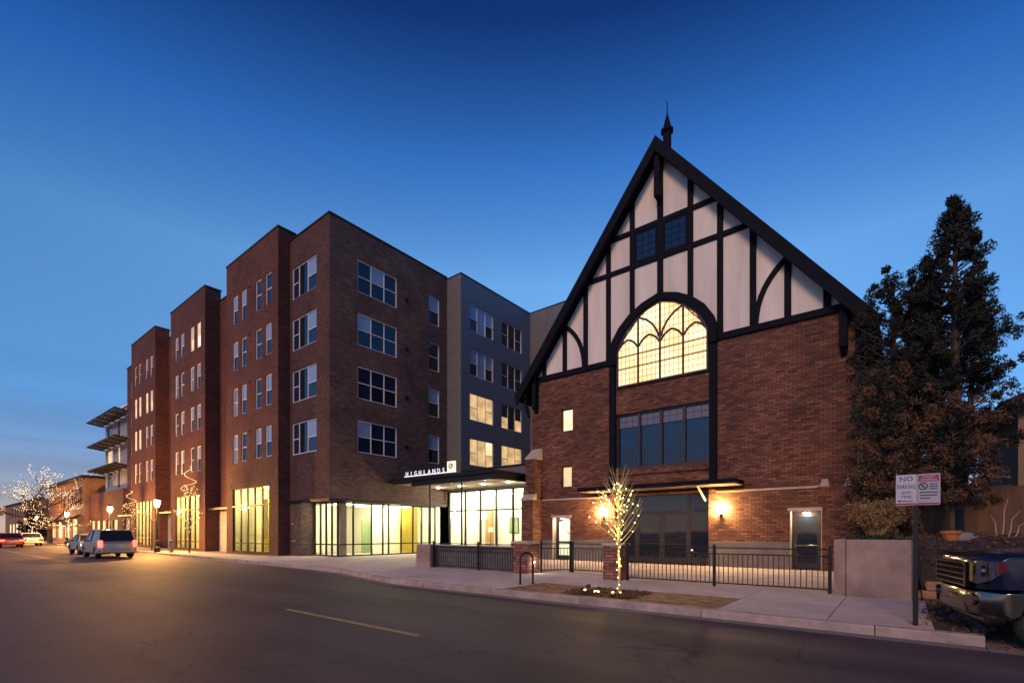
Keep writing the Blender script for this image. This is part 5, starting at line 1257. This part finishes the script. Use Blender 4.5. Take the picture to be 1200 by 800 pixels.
m = MB(); m.lathe([(.13, -.03), (.13, .78), (.11, .86), (.04, .9)], (-40.3, 11.8, .15), 12); obj("post", m, "grey_panel", t)
t = thing("newspaper_box", (-45.0, 12.2, .15), "dark metal frame shelter standing by the kerb near the lamp", "street furniture")
for x in (-46.2, -44.6): m = MB(); m.box(x-.04, x+.04, 12.2, 12.28, .13, 2.5); obj("post", m, "black_metal", t)
m = MB(); m.box(-46.3, -44.5, 12.15, 12.33, 2.5, 2.6); obj("top_bar", m, "black_metal", t)
t = thing("traffic_signal", (-92, 8.9, .1), "traffic signal showing red at the far crossing", "traffic signal")
tx, ty = -104.0, 11.5; t.location = (tx, ty, .1)
m = MB(); m.tube([(tx, ty, .0), (tx, ty, 5.0)], .09, 8); m.tube([(tx, ty, 4.9), (tx, ty-4.5, 5.1)], .06, 8); obj("mast", m, "black_metal", t)
for yy, zz in ((ty, 3.2), (ty-2.5, 4.5), (ty-4.2, 4.5)):
    m = MB(); m.cbox(tx+.1, tx+.4, yy-.2, yy+.2, zz-.5, zz+.6, .03); hd = obj("signal_head", m, "plastic_black", t)
    for k, mt in ((0, "tail_red"), (1, "plastic_black"), (2, "plastic_black")):
        m = MB(); m.tube([(tx+.39, yy, zz+.38-.35*k), (tx+.44, yy, zz+.38-.35*k)], .14, 10); obj("lens", m, mt, hd)

# ------------------------------------------------------------------ far buildings on the left
t = thing("modern_building", (-73, 18, .13), "pale modern building with slanted sun louvres on a brick podium", "building")
m = OM(); wall(m, (0, 15, 0), (1, 0, 0), -82, -66.4, .1, 6.4, [(-81+2.6*k, -79.2+2.6*k, .6, 3.0) for k in range(5)], .2); wall(m, (-66.4, 0, 0), (0, 1, 0), 15, 30, .1, 6.4); wall(m, (-82, 0, 0), (0, -1, 0), -30, -15, .1, 6.4); m.quad((-82, 15, 6.4), (-66.4, 15, 6.4), (-66.4, 30, 6.4), (-82, 30, 6.4)); obj("podium", m, "brick_red", t)
for k in range(5): m = MB(); m.box(-81+2.6*k, -79.2+2.6*k, 15.15, 15.18, .6, 3.0); obj("window", m, "pane_warm", t)
UX0, UX1, UY = -78.8, -66.5, 16.0
uw = []
for z in (7.2, 9.9, 12.9): uw += [(UX0+.9, UX0+3.3, z, z+1.7), (UX0+5.6, UX0+6.6, z-.3, z+1.8), (UX0+9.6, UX0+10.6, z-.3, z+1.8)]
m = OM(); wall(m, (0, UY, 0), (1, 0, 0), UX0, UX1, 6.35, 16.0, uw, .15); wall(m, (UX1, 0, 0), (0, 1, 0), UY, 30, 6.35, 16); wall(m, (UX0, 0, 0), (0, -1, 0), -30, -UY, 6.35, 16); wall(m, (0, 30, 0), (-1, 0, 0), -UX1, -UX0, .1, 16); m.quad((UX0, UY, 15.9), (UX1, UY, 15.9), (UX1, 30, 15.9), (UX0, 30, 15.9)); obj("upper_wall", m, "render_grey", t)
m = MB(); m.cbox(UX0-.1, UX1+.1, UY-.15, UY+.3, 16.0, 16.25, .02); obj("parapet_cap", m, "white_frame", t)
for i, (a, b, c, d) in enumerate(uw):
    m = MB(); m.box(a, b, UY+.10, UY+.13, c, d); obj("window", m, "pane_warm" if i in (3, 4) else "pane_dark", t)
for z in (8.9, 11.9, 14.9):
    L = z > 10
    m = MB()
    for k in range(5): y = UY-.25-.32*k; zz = z+.05*k; m.box(UX0-(.7 if L else .1), UX1, y-.24, y, zz, zz+.10)
    lv = obj("sun_louvre", m, "coping", t)
    for k in range(6): m = MB(); x = UX0+(UX1-UX0)*k/5; m.beam((x, UY, z-.08), (x, UY-1.75, z+.15), .08, .12); obj("bracket", m, "coping", lv)
t = thing("brick_shop", (-97, 18, .13), "old two storey orange lit brick shop with dark cornice", "shop")
bw = [(-86.4-2.6*k-1.0, -86.4-2.6*k, 5.3, 7.5) for k in range(9)]
gw = [(-89.2-5*k-3.4, -89.2-5*k, .7, 3.4) for k in range(4)]
m = OM(); wall(m, (0, 15, 0), (1, 0, 0), -110, -84.2, .1, 9.0, bw+gw, .2); wall(m, (-84.2, 0, 0), (0, 1, 0), 15, 32, .1, 9.0); wall(m, (-110, 0, 0), (0, -1, 0), -32, -15, .1, 9); m.quad((-110, 15, 8.9), (-84.2, 15, 8.9), (-84.2, 32, 8.9), (-110, 32, 8.9)); obj("wall", m, "brick_tan", t)
m = MB(); m.cbox(-110.2, -84.0, 14.6, 15.2, 8.75, 9.15, .05); m.cbox(-84.25, -84.0, 15.2, 32, 8.75, 9.15, .05); obj("cornice", m, "coping", t)
for a, b, c, d in bw: m = MB(); m.box(a, b, 15.14, 15.17, c, d); obj("window", m, "pane_dark", t)
for k, (a, b, c, d) in enumerate(gw):
    m = MB(); m.box(a, b, 15.14, 15.17, c, d); obj("window", m, "pane_bright" if k in (1, 2) else "pane_warm", t)
    m = MB(); m.add([(a-.2, 15, 4.1), (b+.2, 15, 4.1), (b+.2, 13.6, 3.3), (a-.2, 13.6, 3.3), (a-.2, 15, 4.0), (b+.2, 15, 4.0), (b+.2, 13.65, 3.1), (a-.2, 13.65, 3.1)], [(0, 1, 2, 3), (7, 6, 5, 4), (3, 2, 6, 7), (0, 3, 7, 4), (1, 5, 6, 2), (0, 4, 5, 1)]); obj("awning", m, "awning_white" if k == 0 else "house_wall", t)
t = thing("corner_shop", (-135, 18, .13), "low tan building with lit shop windows at the far end of the street", "shop")
bw = [(-120-5*k-3.4, -120-5*k, .6, 3.3) for k in range(8)]+[(-120-4*k-1.2, -120-4*k, 4.6, 6.4) for k in range(10)]
m = OM(); wall(m, (0, 15, 0), (1, 0, 0), -165, -117, .1, 7.5, bw, .2); wall(m, (-117, 0, 0), (0, 1, 0), 15, 32, .1, 7.5); m.quad((-165, 15, 7.4), (-117, 15, 7.4), (-117, 32, 7.4), (-165, 32, 7.4)); obj("wall", m, "brick_tan", t)
for k, (a, b, c, d) in enumerate(bw): m = MB(); m.box(a, b, 15.14, 15.17, c, d); obj("window", m, "pane_bright" if c < 1 else "pane_dark", t)
m = MB(); m.cbox(-165, -116.9, 14.7, 15.2, 7.4, 7.7, .04); obj("cornice", m, "coping", t)
conifer("bare_tree" if False else "evergreen_tree", (-112.5, 13.5, .1), 7.0, 2.0, "dark evergreen among the far shops at the left edge", ("leaf_dark", "leaf_mid"), 51, n_br=50, ct=30, leaf=.22)

# ------------------------------------------------------------------ vehicles
def arch_pts(cx, cz, r, n=8):                                # wheel arch from front to back along the sill
    return [(cx+r*math.cos(PI-PI*k/n), cz+r*math.sin(PI-PI*k/n)) for k in range(n+1)]
def loft(prof, y0, y1, nose=.2, tail=.1, L=5.0, tuck=.05, st=(-1, -.97, -.86, -.5, 0, .5, .86, .97, 1), zmid=.8):
    m = MB(); n = len(prof); yc, hw = (y0+y1)/2, (y1-y0)/2; vs = []
    for s in st:
        a = abs(s); e = a**5; tk = 0 if a < .8 else tuck*((a-.8)/.2)**2
        for x, z in prof:
            wf = max(0, 1-x/1.1); wr = max(0, 1-(L-x)/1.1)
            xx = x+nose*e*wf*wf-tail*e*wr*wr; zz = z+(zmid-z)*tk
            vs.append((xx, yc+hw*s, zz))
    fs = [(i*n+j, i*n+(j+1) % n, (i+1)*n+(j+1) % n, (i+1)*n+j) for i in range(len(st)-1) for j in range(n)]
    fs += [tuple(range(n))[::-1], tuple(range((len(st)-1)*n, len(st)*n))]
    return m.add(vs, fs)
def wheels(t, xs, y0, y1, r, w=.24, base=(0, 0)):
    for x in xs:
        for y, s in ((y0+.03, -1), (y1-.03, 1)):
            ya, yb = (y, y+w) if s < 0 else (y-w, y)
            m = MB(); 
            pr = [(r*.62, ya), (r*.93, ya), (r, ya+.05), (r, yb-.05), (r*.93, yb), (r*.62, yb)]
            n = 24; vs = [(x+a*math.cos(2*PI*k/n), b, r+a*math.sin(2*PI*k/n)) for a, b in pr for k in range(n)]
            fs = [(i*n+k, i*n+(k+1) % n, ((i+1) % 6)*n+(k+1) % n, ((i+1) % 6)*n+k) for i in range(6) for k in range(n)]
            wv = obj("wheel", m.add(vs, fs), "tyre", t)
            m = MB(); yo = ya+.03 if s < 0 else yb-.03
            m.tube([(x, yo+.06*(-s), r), (x, yo-.01*(-s), r)], r*.63, 20); rim_y = yo
            for k in range(5):
                a = 2*PI*k/5+.3; m.beam((x, yo+s*.012, r), (x+r*.58*math.cos(a), yo+s*.012, r+r*.58*math.sin(a)), .05, .03, (0, 1, 0))
            obj("rim", m, "car_silver", wv)
def car(name, loc, rz, paint, label, L=4.6, W=1.82, H=1.5, suv=False, tail=False, head=False):
    t = thing(name, (0, 0, 0), label, "car")
    hz, r = (.98, .36) if suv else (.90, .32); y0, y1 = -W/2, W/2; fx, bx = .92, L-.95
    prof = [(.05, .30), (.0, .55), (.08, hz-.16), (.5, hz-.04), (1.25, hz+.04), (L-.35 if not suv else L-.1, hz+.06), (L-.02, hz-.08), (L, .55), (L-.06, .30)]+arch_pts(bx, .30, r+.06)[::-1]+arch_pts(fx, .30, r+.06)[::-1]
    prof = prof[::-1]
    b = obj("body", loft(prof, y0, y1, .28, .18, L, .12), paint, t, smooth=False)
    b.modifiers.new("bevel", 'BEVEL').width = .03; b.modifiers["bevel"].limit_method = 'ANGLE'; b.modifiers["bevel"].angle_limit = R(35); b.modifiers["bevel"].segments = 2
    if suv: cp = [(1.15, hz+.02), (1.85, H-.06), (2.2, H), (L-.55, H-.02), (L-.12, hz+.02)]
    else: cp = [(1.20, hz+.02), (2.0, H-.04), (2.35, H), (3.1, H-.02), (L-.55, hz+.04)]
    m = MB(); vs = []; n = len(cp)
    for s in (-1, -.9, .9, 1):
        for x, z in cp:
            tp = (z-hz)/(H-hz); vs.append((x, s*(W/2-.05-.18*tp), z-(.03*tp if abs(s) == 1 else 0)))
    fs = [(i*n+j, i*n+j+1, (i+1)*n+j+1, (i+1)*n+j) for i in range(3) for j in range(n-1)]+[tuple(range(n))[::-1], tuple(range(3*n, 4*n))]
    obj("window_band", m.add(vs, fs), "pane_dark", t)
    m = MB(); q = cp[1:-1]; m.prism([(q[0][0]-.05, q[0][1]+.0), (q[1][0], q[1][1]+.012), (q[-1][0]+.05, q[-1][1]+.01), (q[-1][0]+.08, q[-1][1]-.05), (q[1][0], q[1][1]-.03), (q[0][0]-.08, q[0][1]-.06)], lambda x, z: (x, -(W/2-.22), z), lambda x, z: (x, W/2-.22, z)); obj("roof", m, paint, t)
    for s in (-1, 1):
        for (xa, za), (xb, zb) in ((cp[0], cp[1]), (cp[-1], cp[-2]), ((cp[2][0]+.35, hz), (cp[2][0]+.30, H-.03))):
            k1 = (za-hz)/(H-hz); k2 = (zb-hz)/(H-hz)
            m = MB(); m.beam((xa, s*(W/2-.045-.18*max(k1, 0)), za), (xb, s*(W/2-.045-.18*k2), zb), .05, .07); obj("pillar", m, paint, t)
        ya, yb = sorted((s*(W/2-.42), s*(W/2-.02)))
        m = MB(); m.cbox(.06+.04, .34, ya, yb, hz-.30, hz-.14, .03); obj("headlight", m, "head_white" if head else "lens", t)
        if suv: m = MB(); ya, yb = sorted((s*(W/2-.22), s*(W/2-.02))); m.cbox(L-.22, L+.015, ya, yb, hz-.30, hz+.12, .03); obj("tail_light", m, "tail_red" if tail else "lens_red", t)
        else: m = MB(); m.cbox(L-.22, L+.02, ya, yb, hz-.26, hz-.08, .03); obj("tail_light", m, "tail_red" if tail else "lens_red", t)
        m = MB(); ya, yb = sorted((s*(W/2-.05), s*(W/2+.15))); m.cbox(1.38, 1.55, ya, yb, hz+.02, hz+.16, .03); obj("side_mirror", m, paint, t)
    m = MB(); m.cbox(-.04, .16, -W/2+.18, W/2-.18, .32, .50, .04); obj("bumper", m, "plastic_black", t)
    m = MB(); m.cbox(L-.14, L+.05, -W/2+.15, W/2-.15, .34, .56, .04); obj("bumper", m, "car_silver" if suv else paint, t)
    m = MB(); m.box(L+.005, L+.055, -.26, .26, .60, .72); obj("licence_plate", m, "sign_white", t)
    m = MB(); m.cbox(.0, .06, -.5, .5, .55, hz-.2, .02); obj("grille", m, "plastic_black", t)
    wheels(t, (fx, bx), y0, y1, r)
    t.location = loc; t.rotation_euler = (0, 0, rz)
    return t
car("suv", (-41.6, 8.1, 0), 0, "car_silver", "silver grey SUV driving away with red tail lights on", 4.7, 1.9, 1.75, True, True, True)
car("parked_car", (-49.2, 8.6, 0), 0, "car_silver", "small silver saloon just ahead of the SUV", 4.5, 1.8, 1.45, False, False, True)
car("parked_car", (-82.0, 9.2, 0), 0, "car_white", "white car beyond the SUV near the big lit tree", 4.6, 1.85, 1.5, False, False, True)
car("red_car", (-75.2, 6.9, 0), 0, "car_red", "red car with bright tail lights at the left edge", 4.6, 1.85, 1.5, False, True, False)

# pickup truck parked at right, nose just in view
TX, TL, TR_ = .645, 9.06, 10.88
t = thing("pickup_truck", (0, 0, 0), "dark blue pickup truck with a chrome grille and bumper parked at the right edge", "truck")
yc = (TL+TR_)/2; hw = (TR_-TL)/2
prof = [(.02, .80), (-.02, 1.0), (-.03, 1.18), (-.01, 1.235), (.07, 1.275), (.7, 1.325), (1.50, 1.36), (1.75, 1.37), (3.85, 1.36), (5.75, 1.34), (5.78, .55), (5.0, .50)]+arch_pts(4.62, .42, .50, 10)[::-1]+[(4.0, .46), (1.6, .46)]+arch_pts(.81, .44, .47, 10)[::-1]+[(.33, .60), (.31, .80)]
b = obj("body", loft(prof[::-1], -hw, hw, .25, .06, 5.8, .10, (-1, -.985, -.95, -.9, -.83, -.74, -.5, 0, .5, .74, .83, .9, .95, .985, 1), .95), "car_blue", t, smooth=True)
md = b.modifiers.new("bevel", 'BEVEL'); md.width = .025; md.segments = 3; md.limit_method = 'ANGLE'; md.angle_limit = R(38); md.harden_normals = True
prof = [(-.04, .46), (-.06, .56), (-.06, .70), (-.03, .78), (.10, .795), (.30, .795), (.30, .58), (.25, .46), (.10, .40)]
b = obj("bumper", loft(prof[::-1], -hw-.02, hw+.02, .28, 0, 50, .10, (-1, -.985, -.95, -.9, -.83, -.74, -.5, 0, .5, .74, .83, .9, .95, .985, 1), .65), "chrome", t, smooth=True)
md = b.modifiers.new("bevel", 'BEVEL'); md.width = .02; md.segments = 3; md.limit_method = 'ANGLE'; md.angle_limit = R(38); md.harden_normals = True
m = MB(); m.cbox(.14, .40, -hw+.25, hw-.25, .30, .46, .05); obj("valance", m, "plastic_black", t)
m = MB(); m.cbox(-.05, .10, -.57, .57, .80, 1.17, .02); gr = obj("grille", m, "grille_black", t)
for z in (.84, .918, .996, 1.074, 1.152):
    m = MB(); m.cbox(-.064, -.048, -.59, .59, z-.012, z+.012, .005); obj("bar", m, "chrome", gr)
for y in (-.585, .585): m = MB(); m.cbox(-.064, -.047, y-.016, y+.016, .81, 1.175, .005); obj("bar", m, "chrome", gr)
for s in (-1, 1):
    P = lambda x, y: (x, s*y)
    # headlight: wraps the corner in plan; inner corner at the grille, outer corner back on the fender
    pl_ = [(-.01, .62), (.035, hw-.17), (.125, hw-.04), (.29, hw+.010), (.31, hw-.10), (.22, .62)]
    def hl(z0a, z1a):
        mm = MB(); n = len(pl_); tops = [1.19, 1.19, 1.19, 1.18, 1.18, 1.19]; bots = [.90, .88, .93, 1.09, 1.09, .92]
        vs = [(*P(x, y), bots[i]) for i, (x, y) in enumerate(pl_)]+[(*P(x, y), tops[i]) for i, (x, y) in enumerate(pl_)]
        return mm.add(vs, [tuple(range(n)), tuple(range(2*n-1, n-1, -1))]+[(i, (i+1) % n, (i+1) % n+n, i+n) for i in range(n)])
    h = obj("headlight", hl(0, 0), "lens", t, smooth=True)
    m = MB(); q = [(.195, hw-.014, 1.02), (.28, hw+.016, 1.09), (.28, hw+.016, 1.17), (.195, hw-.014, 1.18)]; m.add([(*P(a, b), c) for a, b, c in q]+[(*P(a, b-.06), c) for a, b, c in q], [(0, 1, 2, 3), (7, 6, 5, 4), (0, 4, 5, 1), (1, 5, 6, 2), (2, 6, 7, 3), (3, 7, 4, 0)]); obj("side_marker", m, "lens_red", h)
    m = MB(); q = [(-.018, .63, .91), (.008, .69, .90), (.008, .69, 1.17), (-.018, .63, 1.17)]; m.add([(*P(a, b), c) for a, b, c in q]+[(*P(a+.05, b), c) for a, b, c in q], [(0, 1, 2, 3), (7, 6, 5, 4), (0, 4, 5, 1), (1, 5, 6, 2), (2, 6, 7, 3), (3, 7, 4, 0)]); obj("turn_signal", m, "lens_amber", h)
    for (xa, ya), (xb, yb), z0, z1 in (((.012, .70), (.012, .70), .90, 1.17), ((.118, hw-.034), (.118, hw-.034), .95, 1.17), ((.185, hw-.016), (.185, hw-.016), 1.0, 1.17)):
        m = MB(); m.beam((xa, s*ya, z0), (xb, s*yb, z1), .022, .022, (1, 0, 0)); obj("trim", m, "chrome", h)
    m = MB(); m.tube([(.055, s*(hw-.105), 1.06), (.09, s*(hw-.095), 1.06)], .07, 18); obj("reflector", m, "chrome", h)
    c = Vector((.0, s*(hw-.25), .65)); nrm = Vector((-.90, s*.43, 0)).normalized()
    m = MB(); m.tube([c-nrm*.05, c+nrm*.035], .085, 18); fg = obj("fog_lamp", m, "chrome", t); m = MB(); m.tube([c-nrm*.02, c+nrm*.042], .066, 18); obj("lens", m, "plastic_black", fg)
    m = MB(); ya, yb = sorted((s*(hw-.04), s*(hw+.16))); m.cbox(1.85, 2.05, ya, yb, 1.40, 1.62, .03); obj("side_mirror", m, "plastic_black", t)
    m = MB(); ya, yb = sorted((s*(hw-.2), s*(hw-.0))); m.cbox(5.70, 5.80, ya, yb, .95, 1.28, .02); obj("tail_light", m, "lens_red", t)
    for x in (2.55, 3.5): m = MB(); ya, yb = sorted((s*(hw-.01), s*(hw+.035))); m.cbox(x, x+.16, ya, yb, 1.20, 1.24, .008); obj("door_handle", m, "chrome", t)
cp = [(1.55, 1.35), (2.25, 1.86), (2.6, 1.92), (3.75, 1.90), (3.95, 1.35)]
m = MB(); vs = []; n = 5
for s in (-1, -.9, .9, 1):
    for x, z in cp: tp = (z-1.35)/.57; vs.append((x, s*(hw-.06-.16*tp), z-(.03*tp if abs(s) == 1 else 0)))
m.add(vs, [(i*n+j, i*n+j+1, (i+1)*n+j+1, (i+1)*n+j) for i in range(3) for j in range(n-1)]+[tuple(range(n))[::-1], tuple(range(3*n, 4*n))]); obj("window_band", m, "pane_dark", t)
m = MB(); m.prism([(2.2, 1.87), (2.6, 1.935), (3.78, 1.915), (3.8, 1.85), (2.6, 1.88), (2.15, 1.81)], lambda x, z: (x, -hw+.21, z), lambda x, z: (x, hw-.21, z)); obj("roof", m, "car_blue", t)
for s in (-1, 1):
    for a, b in ((0, 1), (4, 3), (None, None)):
        p, q = ((2.75, 1.35), (2.78, 1.91)) if a is None else (cp[a], cp[b])
        m = MB(); m.beam((p[0], s*(hw-.055), p[1]), (q[0], s*(hw-.215), q[1]), .06, .09); obj("pillar", m, "car_blue", t)
m = MB(); m.box(4.05, 5.70, -hw+.08, hw-.08, 1.345, 1.352); obj("bed_cover", m, "plastic_black", t)
m = MB(); m.cbox(5.75, 5.92, -hw+.05, hw-.05, .52, .72, .03); obj("bumper", m, "chrome", t)
wheels(t, (.81, 4.62), -hw+.02, hw-.02, .40, .27)
t.location = (TX, yc, .010); t.rotation_euler = (0, 0, R(12))
